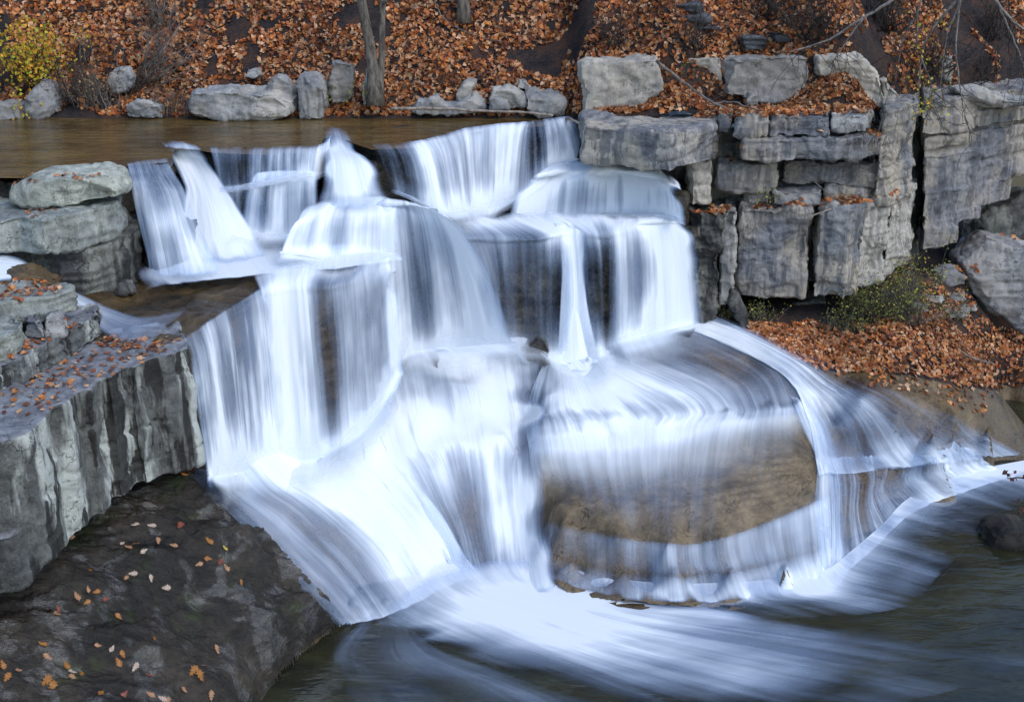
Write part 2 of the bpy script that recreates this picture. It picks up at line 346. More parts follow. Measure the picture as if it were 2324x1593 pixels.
# upper right slab and its fringe step
cp(1.66, [(1330, 850), (1480, 810)]); cp(1.75, [(1620, 770)]); cp(1.5, [(1240, 900), (1400, 890), (1560, 860), (1700, 830), (1830, 860)])
cp(1.36, [(1225, 950), (1380, 952), (1520, 942), (1660, 928), (1755, 916), (1815, 912)]); cp(1.12, [(1228, 1000), (1380, 990), (1520, 976), (1660, 957), (1755, 942), (1812, 936)])
# lower dome
cp(1.08, [(1300, 1020), (1450, 1010), (1600, 995), (1700, 985), (1800, 990)]); cp(1.0, [(1240, 1040), (1850, 1045)]); cp(.78, [(1218, 1090)]); cp(.92, [(1350, 1090), (1500, 1080), (1650, 1070), (1780, 1070)])
cp(.74, [(1250, 1150), (1380, 1170), (1520, 1180), (1650, 1165), (1780, 1130), (1855, 1090)]); cp(.62, [(1280, 1185), (1400, 1212), (1520, 1228), (1640, 1215), (1750, 1185), (1830, 1140)])
cp(.40, [(1262, 1215), (1400, 1248), (1520, 1262), (1640, 1250), (1750, 1225), (1850, 1180)]); cp(.36, [(1300, 1262), (1420, 1288), (1540, 1292), (1660, 1288), (1780, 1272), (1856, 1240)])
cp(.0, [(1225, 1265), (1300, 1312), (1380, 1335), (1480, 1343), (1580, 1345), (1700, 1342), (1800, 1334), (1868, 1318)]); cp(-.15, [(1225, 1282), (1300, 1328), (1380, 1350), (1480, 1358), (1580, 1360), (1700, 1357), (1800, 1349), (1875, 1330)]); cp(-.4, [(1300, 1370), (1450, 1385), (1600, 1385), (1750, 1380), (1880, 1350)])
cp(.25, [(1212, 1180)]); cp(.05, [(1214, 1240)])
# right lobes
cp(.45, [(1880, 1000), (1885, 1080), (1880, 1150)]); cp(.3, [(1890, 1210), (1960, 1140), (2010, 1080)]); cp(.0, [(1885, 1300), (1930, 1250), (2000, 1190), (2060, 1130), (2130, 1095), (2220, 1068), (2330, 1045)]); cp(-.4, [(1960, 1290), (2060, 1210), (2160, 1150), (2260, 1110), (2400, 1080)])
cp(1.28, [(1850, 905), (1950, 905), (2050, 925)]); cp(1.05, [(1845, 945), (1940, 940), (2030, 955), (2120, 975)]); cp(.52, [(1870, 1030), (1950, 1030), (2040, 1030)]); cp(.35, [(2080, 1050), (2160, 1030)]); cp(.4, [(2230, 1005)]); cp(.12, [(2300, 1020)])
cp(1.4, [(1850, 870), (1960, 860)]); cp(1.2, [(2080, 880)]); cp(1.0, [(2180, 885), (2170, 940)]); cp(.85, [(2255, 895), (2250, 950)]); cp(-.4, [(2285, 905), (2285, 960), (2340, 980), (2340, 900)])
# leaf bank
cp(2.0, [(1640, 715), (1700, 722)]); cp(1.85, [(1760, 770)]); cp(1.65, [(1830, 815), (1950, 790)]); cp(2.05, [(1800, 700), (1900, 710), (2000, 700)]); cp(1.8, [(2050, 760)]); cp(1.4, [(2120, 820), (2180, 790)]); cp(1.15, [(2230, 840)])
cp(1.5, [(2200, 720)]); cp(1.1, [(2260, 745)]); cp(.95, [(2330, 770), (2400, 780)]); cp(.5, [(2320, 845)]); cp(.1, [(2340, 872), (2450, 880)]); cp(2.2, [(2150, 610), (2080, 640)]); cp(1.9, [(2200, 640)]); cpd(2.1, [(1800, 21), (2000, 22), (2100, 24), (2300, 25)]); cpd(1.2, [(2450, 23.5), (2700, 24)])
cpd(-.5, [(800, 11.5), (1200, 12), (1700, 12.8), (2300, 14), (2600, 17), (2700, 20)])
CP = np.array(CP)
P2 = CP[:, :2]; nC = len(CP)
A = np.linalg.norm(P2[:, None] - P2[None], axis=-1) + np.eye(nC) * 0.0
Pm = np.c_[np.ones(nC), P2]
K = np.block([[A - np.eye(nC) * .004, Pm], [Pm.T, np.zeros((3, 3))]])
sol = np.linalg.lstsq(K, np.r_[CP[:, 2], 0, 0, 0], rcond=None)[0]
GS = .045; gx = np.arange(-7.5, 12.5, GS); gy = np.arange(7.8, 25.5, GS)
GX, GY = np.meshgrid(gx, gy)
q = np.c_[GX.ravel(), GY.ravel()]; zz = np.zeros(len(q))
for s in range(0, len(q), 20000):
    b = q[s:s + 20000]; b = b + .035 * np.stack([vnoise(np.c_[b * 1.9, b[:, 0] * 0], 201) + .5 * vnoise(np.c_[b * 4.7, b[:, 0] * 0], 202), vnoise(np.c_[b * 1.9, b[:, 0] * 0], 203) + .5 * vnoise(np.c_[b * 4.7, b[:, 0] * 0], 204)], -1); zz[s:s + 20000] = np.linalg.norm(b[:, None] - P2[None], axis=-1) @ sol[:nC] + sol[nC] + b @ sol[nC + 1:]
q3 = np.c_[q, np.zeros(len(q))]
ppx, ppy = to_px(np.c_[q, zz])
cm = np.exp(-(((ppx - 1020) / 170) ** 2 + ((ppy - 920) / 110) ** 2)); zz += cm * .26 * fbm(q3 * 1.5, 33, 2)
zz = np.clip(zz, -.8, 2.6); HS = zz.reshape(GX.shape)             # smooth heights the water follows
zz = zz + .03 * fbm(q3 * 2.6, 3, 5)
HZ = zz.reshape(GX.shape)
def bil(H, x, y):
    fx = np.clip((x - gx[0]) / GS, 0, len(gx) - 1.001); fy = np.clip((y - gy[0]) / GS, 0, len(gy) - 1.001)
    i = fx.astype(int); j = fy.astype(int); a = fx - i; b = fy - j
    return (H[j, i] * (1 - a) + H[j, i + 1] * a) * (1 - b) + (H[j + 1, i] * (1 - a) + H[j + 1, i + 1] * a) * b
def hgt(x, y): return bil(HS, x, y)
def hit(px, py, off=.03, floor=.012):
    px = np.asarray(px, float).ravel(); py = np.asarray(py, float).ravel(); d = ray(px, py); d = d / d[:, 1:2]
    D = np.full(len(px), 8.5); done = np.zeros(len(px), bool); res = np.full(len(px), 24.0)
    for Dk in np.arange(8.5, 24, .02):
        x = d[:, 0] * Dk; z = CH + d[:, 2] * Dk
        h = np.maximum(hgt(x, np.full_like(x, Dk)) + off, floor)
        nw = (~done) & (z <= h); res[nw] = Dk; done |= nw
        if done.all(): break
    x = d[:, 0] * res; return np.c_[x, res, np.maximum(hgt(x, res) + off, floor)]
def inpoly(x, y, poly):
    c = np.zeros(np.shape(x), bool); n = len(poly)
    for i in range(n):
        x1, y1 = poly[i]; x2, y2 = poly[(i + 1) % n]
        if y1 == y2: continue
        c ^= ((y1 > y) != (y2 > y)) & (x < (x2 - x1) * (y - y1) / (y2 - y1) + x1)
    return c
ny, nx = GX.shape
idx = np.arange(ny * nx).reshape(ny, nx)
F = np.stack([idx[:-1, :-1], idx[:-1, 1:], idx[1:, 1:], idx[1:, :-1]], -1).reshape(-1, 4)
V = np.c_[q, zz]; fc = V[F].mean(1); fpx, fpy = to_px(fc)
SLAB = [(-2500, 3000), (-2500, 1200), (0, 1150), (420, 1060), (470, 1085), (520, 1130), (600, 1200), (660, 1270), (720, 1330), (790, 1400), (720, 1450), (640, 1520), (600, 1600), (560, 3000)]
DOME = [(1205, 965), (1400, 958), (1600, 942), (1812, 925), (1835, 950), (1862, 1010), (1862, 1090), (1856, 1180), (1872, 1330), (1600, 1380), (1300, 1350), (1205, 1280)]
BANK = [(1590, 690), (1640, 716), (1700, 750), (1800, 805), (1850, 832), (1900, 841), (2080, 855), (2180, 877), (2262, 887), (2290, 872), (2400, 880), (4000, 900), (4000, 500), (1500, 500)]
def quant(n, L):
    k = np.floor(n * L); f = n * L - k; t = np.clip((f - .78) / .22, 0, 1); return (k + t * t * (3 - 2 * t)) / L
def patch(name, poly, x0, x1, y0, y1, st, detail, mat):
    ax, ay = np.arange(x0, x1, st), np.arange(y0, y1, st); X, Y = np.meshgrid(ax, ay); x, y = X.ravel(), Y.ravel()
    z = bil(HS, x, y); z = z + detail(x, y, z); n1, n0 = X.shape; idx = np.arange(n1 * n0).reshape(n1, n0)
    f = np.stack([idx[:-1, :-1], idx[:-1, 1:], idx[1:, 1:], idx[1:, :-1]], -1).reshape(-1, 4); v = np.c_[x, y, z]; c = v[f].mean(1); px, py = to_px(c)
    f = f[inpoly(px, py, poly) & (c[:, 2] > -.55)]; u, inv = np.unique(f, return_inverse=True); return mesh(name, v[u], inv.reshape(-1, 4), mat)
def det_slab(x, y, z):
    p = np.c_[.88 * x + .47 * y, -.47 * x + .88 * y, 0 * x]
    a = fbm(p * np.array([.75, 1.7, 1]), 8, 5); b = fbm(p * np.array([2.2, 5.5, 1]), 18, 4)
    return .24 * quant(a, 9) + .05 * quant(b, 6) + .014 * fbm(p * 11, 21, 3) + .02
def det_dome(x, y, z):
    p = np.c_[x, y, 0 * x]; tz = z / .05 + .9 * vnoise(p * np.array([.9, 1.6, 1]), 77); fr = tz - np.floor(tz)
    return .6 * .05 * (np.clip((fr - .5) / .22 + .5, 0, 1) - fr) + .022 * fbm(p * np.array([3, 7, 1]), 41, 4) + .008
ms = inpoly(fpx, fpy, SLAB) & (fc[:, 1] < 15.2) & (fc[:, 0] < 0); md_ = inpoly(fpx, fpy, DOME) & (fc[:, 1] < 17.6) & (fc[:, 1] > 13.2); mb = inpoly(fpx, fpy, BANK) & (fc[:, 1] > 17.5)
def sub(name, mask, mat, low=None):
    f = F[mask]; u, inv = np.unique(f, return_inverse=True); v = V[u].copy()
    if low is not None: v[:, 2] -= low[u]
    return mesh(name, v, inv.reshape(-1, 4), mat)
low = np.zeros(len(V)); low[np.unique(F[ms])] = .3; low[np.unique(F[md_])] = .06
o_slab = tag(patch('rock_slab', SLAB, -6.5, -.5, 8.0, 15.2, .022, det_slab, M['slab']), 'broad dark wet sloping slab scattered with fallen leaves, lower left of the falls', 'rock slab')
o_dome = tag(patch('rock_slab', DOME, -.2, 5.2, 13.2, 17.6, .026, det_dome, M['dome']), 'round brown layered rock dome fringed with thin water at the foot of the falls', 'rock slab')
o_bank = tag(sub('ground', mb, M['soil']), kind='structure')
o_bed = tag(sub('riverbed', ~mb, M['brown'], low), kind='structure')
tag(o_bank, 'leaf covered earth bank beneath the right cliff'); tag(o_bed, 'worn wet bedrock under the cascades')

# ------------------------------------------------------------------ pools
me_v = [(*p, 4.985) for p in PZ(4.985, [(a, b + (2 if i else 0)) for i, (a, b) in enumerate(LIP)])] + [(*p, 4.985) for p in PD(4.985, [(1330, 22.5), (-400, 22.5), (-400, 16.6), (120, 16.45)])]
import bmesh
def ngon(name, v, mat):
    bm = bmesh.new(); f = bm.faces.new([bm.verts.new(p) for p in v]); f.normal_update()
    if f.normal.z < 0: f.normal_flip()
    bmesh.ops.triangulate(bm, faces=[f]); me = bpy.data.meshes.new(name); bm.to_mesh(me); bm.free(); me.materials.append(mat)
    o = bpy.data.objects.new(name, me); COL.objects.link(o); return o
tag(ngon('upper_pool', me_v, M['upool']), 'shallow brown stream above the waterfall', kind='structure')
tag(mesh('lower_pool', [(-30, 2, 0), (45, 2, 0), (45, 30, 0), (-30, 30, 0)], [(0, 1, 2, 3)], M['lpool']), 'dark green plunge pool below the waterfall', kind='structure')

# ------------------------------------------------------------------ hillside
def hill(x, y):
    w = np.clip((x - .9) / .5, 0, 1); w = w * w * (3 - 2 * w)
    p = np.stack([x, y, 0 * x], -1).reshape(-1, 3); n = fbm(p * .7, 50, 4).reshape(np.shape(x)); n2 = fbm(p * 2.5, 60, 3).reshape(np.shape(x))
    t = y - 21.35 - .12 * n2
    zl = 5.0 + np.where(t < 0, t * 1.2, np.where(t < .35, t * .45, .157 + (t - .35) * .86))
    sh = np.clip((x - 5.9) / .6, 0, 1) * .75 + np.clip(x - 6.5, 0, 9) * .6
    y2 = y - sh; lim = 20.6; t2 = np.maximum(y2, lim)
    zr = 5.13 + .06 * np.clip(t2 - 19.9, 0, 1.25) + (.42 * np.exp(-((x - 2.75) / .45) ** 2) + .62 * np.exp(-((x - 5.45) / .6) ** 2)) * np.clip(t2 - 20.1, 0, 1.0) + np.clip(t2 - 21.15, 0, .22) * 3.2 + .86 * np.clip(t2 - 21.37, 0, 99) - 1.5 * np.clip(lim - y2, 0, 2)
    zr = zr - np.clip(x - 5.6, 0, 9) * .06
    return zl * (1 - w) + zr * w + .22 * n * np.clip((y - 21.5) / 1.0, 0, 1) + .04 * n2
def hillD(px, py, a=20.3):
    for Dk in np.arange(a, 30, .02):
        w_ = WD(px, py, Dk)
        if w_[2] <= hill(np.array([w_[0]]), np.array([w_[1]]))[0]: return Dk
    return 23.0
hx = np.arange(-15, 17, .1); hy = np.arange(19.2, 33, .1); HX, HY = np.meshgrid(hx, hy); Hh = hill(HX, HY)
n1, n0 = HX.shape; idx = np.arange(n1 * n0).reshape(n1, n0)
hf = np.stack([idx[:-1, :-1], idx[:-1, 1:], idx[1:, 1:], idx[1:, :-1]], -1).reshape(-1, 4); hv = np.c_[HX.ravel(), HY.ravel(), Hh.ravel()]; hc = hv[hf].mean(1)
hf = hf[hc[:, 1] > np.where(hc[:, 0] < .95, 21.1, 20.5 + np.clip((hc[:, 0] - 5.9) / .6, 0, 1) * .75 + np.clip(hc[:, 0] - 6.5, 0, 9) * .6)]
o_hill = tag(mesh('hillside', hv, hf, M['soil']), 'steep wooded bank behind the stream', kind='structure')

# ------------------------------------------------------------------ dry rocks
# far bank boulders
def bld(label, pts, d, th, mat='grey', **k):
    k = dict(dict(vox=.026, amp=.045, facets=12, freq=2.3, fine=.022), **k); return rock('boulder', label, [outl(pts, d, th)], M[mat], cat='boulder', **k)
bld('small grey boulder at the far left end of the far bank', [(-20, 235), (15, 229), (40, 240), (47, 262), (42, 280), (-20, 280)], 21.2, .5)
bld('triangular grey boulder beneath the yellow bush on the far bank', [(48, 235), (60, 205), (82, 190), (105, 200), (122, 232), (128, 262), (90, 274), (50, 274)], 21.25, .6)
bld('low flat grey boulder among dry weeds at the water edge', [(276, 240), (300, 228), (345, 230), (366, 240), (370, 276), (280, 276)], 21.2, .5)
bld('long grey boulder, largest of the far bank, sloping into the brown water', [(420, 218), (450, 200), (510, 205), (568, 213), (600, 210), (640, 212), (668, 222), (668, 262), (640, 280), (545, 282), (490, 272), (422, 268)], 21.05, .9)
bld('pointed grey boulder leaning on top of the long boulder', [(598, 212), (612, 180), (632, 166), (652, 178), (668, 205), (672, 228), (600, 222)], 21.35, .6)
bld('upright ridged grey boulder at the right end of the long boulder', [(668, 200), (676, 175), (700, 165), (722, 168), (738, 195), (744, 225), (742, 250), (735, 274), (672, 276)], 21.15, .7, joints=(.16, .03))
bld('standing tan stone slab left of the twin trunked tree', [(748, 142), (760, 138), (806, 140), (806, 175), (803, 225), (785, 236), (752, 236)], 21.5, .35, 'tan', facets=2)
bld('narrow rounded tan stone against the foot of the twin trunked tree', [(820, 180), (830, 158), (845, 155), (846, 215), (838, 240), (820, 240)], 21.4, .35, 'tan', facets=4)
bld('small grey stone among leaves above the long boulder', [(548, 175), (560, 156), (585, 155), (590, 172), (575, 182)], 21.8, .35)
bld('leaf covered grey stone behind the dry weeds at left', [(238, 180), (250, 155), (285, 152), (300, 178), (296, 212), (250, 215)], 21.7, .4)
bld('wedge of tan rock rising among the leaves at the middle bank', [(1030, 235), (1038, 205), (1050, 186), (1085, 184), (1070, 212), (1050, 240)], 21.5, .5, 'tan')
bld('low broken grey rocks behind the driftwood pole', [(932, 258), (945, 226), (965, 232), (990, 220), (1005, 238), (1030, 240), (1060, 225), (1080, 215), (1108, 235), (1105, 258), (1020, 268)], 21.25, .5)
bld('smooth grey boulder at the middle of the far bank', [(1112, 215), (1118, 196), (1150, 195), (1185, 205), (1200, 222), (1200, 248), (1160, 256), (1115, 252)], 21.3, .6)
bld('rounded grey boulder at the right end of the far bank by the rim', [(1192, 215), (1215, 207), (1235, 216), (1255, 210), (1275, 218), (1287, 240), (1280, 264), (1215, 268), (1192, 252)], 21.2, .65)
bld('small grey stone on top of the right far bank boulders', [(1172, 200), (1180, 182), (1195, 184), (1212, 204), (1205, 214)], 21.65, .35)
bld('little grey stone wedged between the two smooth boulders', [(1108, 250), (1112, 222), (1130, 218), (1155, 232), (1158, 256)], 21.15, .35)
bld('large pale block standing at the right end of the rim', [(1312, 142), (1330, 132), (1390, 135), (1440, 134), (1495, 130), (1502, 160), (1512, 205), (1480, 242), (1445, 264), (1330, 276), (1318, 260), (1322, 220), (1314, 180)], 20.95, .8, 'tan', facets=3, amp=.04, vox=.035)
bld('half buried tan block behind the leaning pole', [(1515, 150), (1535, 130), (1600, 127), (1640, 130), (1642, 225), (1580, 232), (1530, 225)], 21.25, .5, 'tan', facets=3)
bld('broad pale block above the leafy shelf', [(1640, 140), (1662, 130), (1720, 126), (1845, 124), (1846, 165), (1842, 205), (1826, 232), (1740, 236), (1690, 228), (1643, 222)], 21.0, .7, 'tan', facets=2, amp=.045, vox=.035)
bld('little triangular stone leaning on the broad pale block', [(1688, 242), (1700, 212), (1720, 205), (1726, 243)], 20.85, .25, 'tan', facets=2)
bld('sloping pale slab at the right end of the upper block row', [(1852, 130), (1900, 124), (1950, 120), (1975, 145), (2000, 178), (2020, 230), (2030, 262), (1975, 252), (1930, 200), (1900, 176), (1856, 176)], 21.0, .7, 'tan', facets=2, amp=.045)
bld('pitted grey stone beside the crack at the right cliff', [(1995, 180), (2018, 175), (2040, 205), (2060, 235), (2068, 262), (2005, 262)], 21.1, .5, 'tan', facets=3)
bld('thin upright pale stone among the dark roots at upper right', [(2132, 140), (2140, 122), (2165, 125), (2168, 160), (2160, 188), (2145, 180)], hillD(2150, 185) - .1, .25, 'tan', facets=2)
bld('weathered grey stone overhanging the right cliff under the roots', [(2170, 205), (2210, 195), (2270, 212), (2324, 225), (2380, 225), (2380, 250), (2200, 240)], 21.5, .6, 'grey')
# shale outcrop
for i, (x0, x1, y0, y1, d, lb) in enumerate([(1520, 1600, 8, 28, 23.5, 'uppermost dark shale slab of the outcrop at top right'), (1512, 1620, 32, 50, 23.2, 'second dark shale slab of the outcrop at top right'), (1540, 1640, 52, 72, 22.9, 'lowest dark shale slab of the outcrop at top right'), (1682, 1750, 80, 118, 22.0, 'broken dark shale lump above the broad pale block'), (1752, 1800, 70, 100, 22.3, 'small dark shale chip above the leafy slope at upper right')]):
    rock('shale_slab', lb, [outl([(x0, y0 + 4), (x0 + 12, y0), (x1 - 10, y0 + 2), (x1, y0 + 8), (x1 - 4, y1), (x0 + 6, y1)], hillD((x0 + x1) / 2, y1) - .12, .6, .9)], M['shale'], vox=.03, amp=.03, strata=.03, hs=.05, cat='rock', group='shale outcrop on the bank')

# right ledge: stacked blocks
def blk(label, z0, z1, pts, mat='ledge', **k):
    k = dict(dict(vox=.024, amp=.03, strata=.010, hs=.23, groove=.014, facets=2, fine=.016, chip=.055), **k); return rock('rock_ledge', label, [prism(z0, z1, PD(z1, pts))], M[mat], cat='rock ledge', **k)
blk('thick square grey slab jutting out beside the right end of the rim', 4.6, 5.18, [(1325, 19.55), (1400, 19.2), (1523, 18.65), (1535, 18.7), (1618, 19.5), (1640, 20.6), (1320, 21.2)], 'pale', hs=.19, strata=.03, amp=.03, top=None) if False else None
rock('rock_ledge', 'thick square grey slab jutting out beside the right end of the rim', [prism(4.6, 5.18, PD(5.18, [(1325, 19.55), (1400, 19.2), (1523, 18.65), (1618, 19.5), (1640, 20.6), (1320, 21.2)]))], M['ledge'], vox=.03, amp=.025, strata=.025, hs=.2, groove=.025, cat='rock ledge')
blk('pale column of rock beneath the jutting square slab', 3.85, 4.62, [(1555, 19.75), (1575, 19.55), (1618, 19.6), (1625, 20.6), (1555, 20.6)], 'tan')
blk('narrow block with a rough front left in the top layer of the right ledge', 5.0, 5.3, [(1632, 19.75), (1660, 19.7), (1662, 20.6), (1632, 20.6)], 'ledge')
blk('grey block between two joints in the top layer of the right ledge', 4.98, 5.31, [(1668, 19.62), (1745, 19.55), (1747, 20.6), (1668, 20.6)], 'ledge')
blk('long grey block in the top layer of the right ledge', 5.0, 5.31, [(1752, 19.6), (1850, 19.55), (1885, 19.6), (1885, 20.7), (1752, 20.6)], 'ledge')
blk('tapered end block of the top layer of the right ledge', 5.02, 5.33, [(1888, 19.6), (1970, 19.75), (1978, 20.1), (1960, 20.8), (1888, 20.7)], 'grey')
blk('long second layer of the right ledge above a dark gap', 4.62, 4.99, [(1688, 19.5), (1800, 19.4), (1900, 19.45), (2005, 19.7), (2010, 20.8), (1690, 20.6)], 'ledge', joints=(.9, .03))
blk('recessed layered block at the left of the third ledge layer', 4.06, 4.52, [(1632, 19.75), (1700, 19.65), (1765, 19.8), (1768, 20.8), (1632, 20.8)], 'ledge', hs=.06)
blk('recessed layered block at the right of the third ledge layer', 4.1, 4.5, [(1775, 20.1), (1880, 20.0), (2000, 20.0), (2005, 21), (1775, 21)], 'ledge', hs=.07)
blk('thin broken slab with leaves on it, left in the fourth ledge layer', 3.84, 4.09, [(1690, 19.75), (1748, 19.65), (1752, 20.8), (1690, 20.8)], 'ledge')
blk('thin bluish slab lying on the big lower blocks', 3.86, 4.1, [(1756, 19.6), (1868, 19.55), (1872, 20.6), (1756, 20.6)], 'grey', hs=.1)
blk('thin dark slab right in the fourth ledge layer', 3.86, 4.1, [(1876, 19.85), (1960, 19.9), (2000, 20.2), (2000, 21), (1876, 21)], 'ledge')
blk('tall pitted pale pillar at the outer corner of the right ledge', 3.8, 5.38, [(2003, 19.85), (2040, 19.9), (2086, 20.75), (2084, 21.8), (2003, 21.5)], 'ledge', joints=(.5, .02), strata=.03, hs=.14)
blk('mossy wet block beside the right end of the falls', 2.0, 3.8, [(1562, 19.4), (1640, 19.25), (1645, 20.6), (1562, 20.6)], 'wetgrey', amp=.06, freq=3.2)
blk('narrow pale pillar left of the big lower blocks', 2.25, 3.86, [(1643, 19.3), (1674, 19.25), (1676, 20.4), (1643, 20.4)], 'pale', amp=.015, strata=.008, groove=.01)
blk('big square bluish block of the lower right ledge', 2.38, 3.88, [(1682, 19.45), (1760, 19.3), (1842, 19.35), (1858, 20.6), (1682, 20.6)], 'ledge', amp=.05, hs=.4)
blk('lower right block with a sharp pale corner beside the big square one', 2.38, 3.89, [(1862, 19.4), (1935, 19.2), (1962, 19.5), (1978, 20.8), (1862, 20.8)], 'ledge', amp=.035, hs=.5)
blk('pale streaked block third from left in the lower right ledge', 2.45, 3.92, [(1958, 19.65), (2022, 20.05), (2030, 21.2), (1958, 21)], 'pale', amp=.025, strata=.01, joints=(.2, .02))
blk('pale streaked end block of the lower right ledge by the crack', 2.5, 3.95, [(2024, 20.15), (2084, 20.85), (2082, 22), (2024, 21.6)], 'pale', amp=.03, strata=.01, joints=(.17, .025))
# rock mass behind, in the dark
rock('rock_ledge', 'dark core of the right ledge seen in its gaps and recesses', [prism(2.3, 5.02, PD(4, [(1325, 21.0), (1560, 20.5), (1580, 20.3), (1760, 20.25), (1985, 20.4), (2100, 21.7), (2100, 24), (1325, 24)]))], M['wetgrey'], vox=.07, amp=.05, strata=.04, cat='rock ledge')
# far right cliff
beds, zt = [], 5.34
for k, (th, rt, off) in enumerate([(.27, 2600, -.05), (.30, 2600, -.12), (.06, 2600, .16), (.20, 2600, .02), (.13, 2600, .07), (.17, 2600, .0), (.10, 2600, .08), (.31, 2500, .03), (.05, 2330, .12), (.42, 2290, .05), (.22, 2225, .02), (.36, 2178, .0)]):
    edge = [(2092 + 3 * (k > 2), 20.95), (2140, 21.15), (2178, 21.35), (2225, 21.75), (2290, 22.2), (2330, 22.5), (2500, 24), (2600, 25)]; front = [(a, b + off + .03 * math.sin(k * 2.3 + a)) for a, b in edge if a <= rt]
    z_ = (zt + zt - th) / 2; beds.append(prism(zt - th, zt + .004, PD(z_, front + [(front[-1][0] - 15, front[-1][1] + 2.2), (2092, 24)]))); zt -= th
rock('cliff', 'layered cliff at the far right beyond the dark crack', beds, M['ledge'], vox=.03, amp=.025, strata=.0, groove=.0, chip=.04, fine=.014, joints=(.8, .03), cat='cliff')
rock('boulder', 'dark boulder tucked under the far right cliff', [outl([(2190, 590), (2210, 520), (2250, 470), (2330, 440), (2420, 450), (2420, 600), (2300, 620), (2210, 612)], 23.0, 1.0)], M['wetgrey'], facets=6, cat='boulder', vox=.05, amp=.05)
rock('boulder', 'huge pale tilted boulder cut by the right edge, resting on the leafy bank', [outl([(2190, 605), (2225, 575), (2262, 545), (2330, 560), (2480, 600), (2500, 700), (2440, 760), (2330, 755), (2250, 720), (2210, 670)], 21.4, 1.3, .82)], M['grey'], facets=6, amp=.045, strata=.012, hs=.1, cat='boulder', vox=.04)
rock('boulder', 'dark pointed slab leaning under the narrow pale pillar', [outl([(1655, 690), (1662, 655), (1676, 662), (1700, 715), (1706, 742), (1688, 748), (1668, 722)], 19.2, .25, .9)], M['wetgrey'], facets=2, cat='boulder', vox=.025, amp=.015)
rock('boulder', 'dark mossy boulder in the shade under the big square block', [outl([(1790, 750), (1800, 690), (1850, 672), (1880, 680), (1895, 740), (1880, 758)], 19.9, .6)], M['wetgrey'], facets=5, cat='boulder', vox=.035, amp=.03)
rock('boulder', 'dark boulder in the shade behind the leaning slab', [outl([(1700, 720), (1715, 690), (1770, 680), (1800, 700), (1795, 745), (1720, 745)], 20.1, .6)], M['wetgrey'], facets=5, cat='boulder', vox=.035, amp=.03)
rock('boulder', 'small grey boulder on rubble left of the huge tilted boulder', [outl([(2118, 640), (2130, 618), (2170, 612), (2195, 625), (2198, 650), (2130, 655)], 21.3, .4)], M['grey'], facets=5, cat='boulder', vox=.03, amp=.02)
for i, (x, y, s, lb) in enumerate([(2110, 672, 1.0, 'flat pale stone below the small rubble boulder'), (2165, 668, .7, 'small flat stone near the foot of the huge tilted boulder'), (2150, 700, 1.3, 'broad flat bluish stone beside the green plants'), (2080, 695, .7, 'little flat stone behind the green plants'), (2190, 690, .9, 'flat stone touching the huge tilted boulder')]):
    c = hit([x], [y], 0)[0]; r = .22 * s
    rock('flat_stone', lb, [prism(c[2] - .12, c[2] + .06, [(c[0] + r * 1.5 * math.cos(a), c[1] + r * math.sin(a)) for a in np.arange(0, 6.2, 1.05)], .15)], M['grey'], vox=.03, amp=.03, cat='rock', facets=2, group='flat stones on the leafy bank')
# left rocks
rock('boulder', 'smooth rounded pale boulder topping the left ledge stack at the pool edge', [outl([(12, 432), (60, 404), (130, 399), (205, 399), (238, 412), (266, 440), (262, 456), (210, 462), (170, 472), (110, 480), (50, 476), (14, 464)], 15.75, 1.0, .84)], M['green'], facets=4, cat='boulder', amp=.03, vox=.03)
rock('rock_ledge', 'pale lichen faced slab second in the left ledge stack', [prism(4.3, 4.74, PD(4.74, [(-60, 15.0), (40, 15.3), (95, 15.05), (165, 15.35), (268, 16.0), (280, 16.9), (-60, 17)]))], M['green'], vox=.03, amp=.03, strata=.015, hs=.3, joints=(.55, .04), cat='rock ledge')
rock('rock_ledge', 'dark wet base block with pale patches under the left ledge stack', [prism(3.5, 4.33, PD(4.33, [(70, 15.6), (120, 15.35), (205, 15.45), (285, 15.95), (318, 16.5), (330, 17.3), (60, 17)]))], M['wetgrey'], vox=.035, amp=.05, strata=.02, cat='rock ledge')
rock('boulder', 'small dark stone sitting on the left terrace beside the base block', [outl([(262, 668), (270, 650), (288, 638), (304, 652), (310, 668)], 15.35, .3)], M['wetgrey'], facets=4, vox=.02, amp=.015, cat='boulder')
rock('rock_ledge', 'low brown leaf strewn wet rock at the left edge below the side stream', [prism(3.5, 4.22, PD(4.22, [(-80, 13.6), (60, 13.9), (150, 14.3), (165, 14.7), (60, 14.9), (-80, 14.8)]), .12)], M['brown'], vox=.035, amp=.04, cat='rock ledge')
rock('rock_ledge', 'flat pale rough slab on the left edge stack', [prism(4.08, 4.3, PD(4.3, [(-60, 12.9), (60, 13.15), (125, 13.3), (170, 13.6), (150, 13.85), (40, 13.9), (-60, 13.7)]))], M['green'], vox=.025, amp=.03, strata=.02, hs=.08, cat='rock ledge')
rock('boulder', 'bluish split stone under the flat pale slab at left', [prism(3.95, 4.2, PD(4.2, [(45, 12.95), (92, 12.85), (100, 13.1), (96, 13.5), (45, 13.5)])), ], M['grey'], vox=.022, amp=.025, facets=3, cat='boulder')
rock('boulder', 'bluish split stone nearest the side stream at left', [prism(3.92, 4.2, PD(4.2, [(100, 12.95), (140, 13.1), (138, 13.5), (100, 13.5)]))], M['grey'], vox=.022, amp=.025, facets=3, cat='boulder')
rock('rock_ledge', 'thick rounded pale block at the left edge above the striped ledge', [prism(3.9, 4.22, PD(4.22, [(-80, 12.0), (0, 12.2), (45, 12.45), (60, 12.8), (30, 13.2), (-80, 13.0)]))], M['green'], vox=.028, amp=.03, strata=.02, hs=.12, cat='rock ledge')
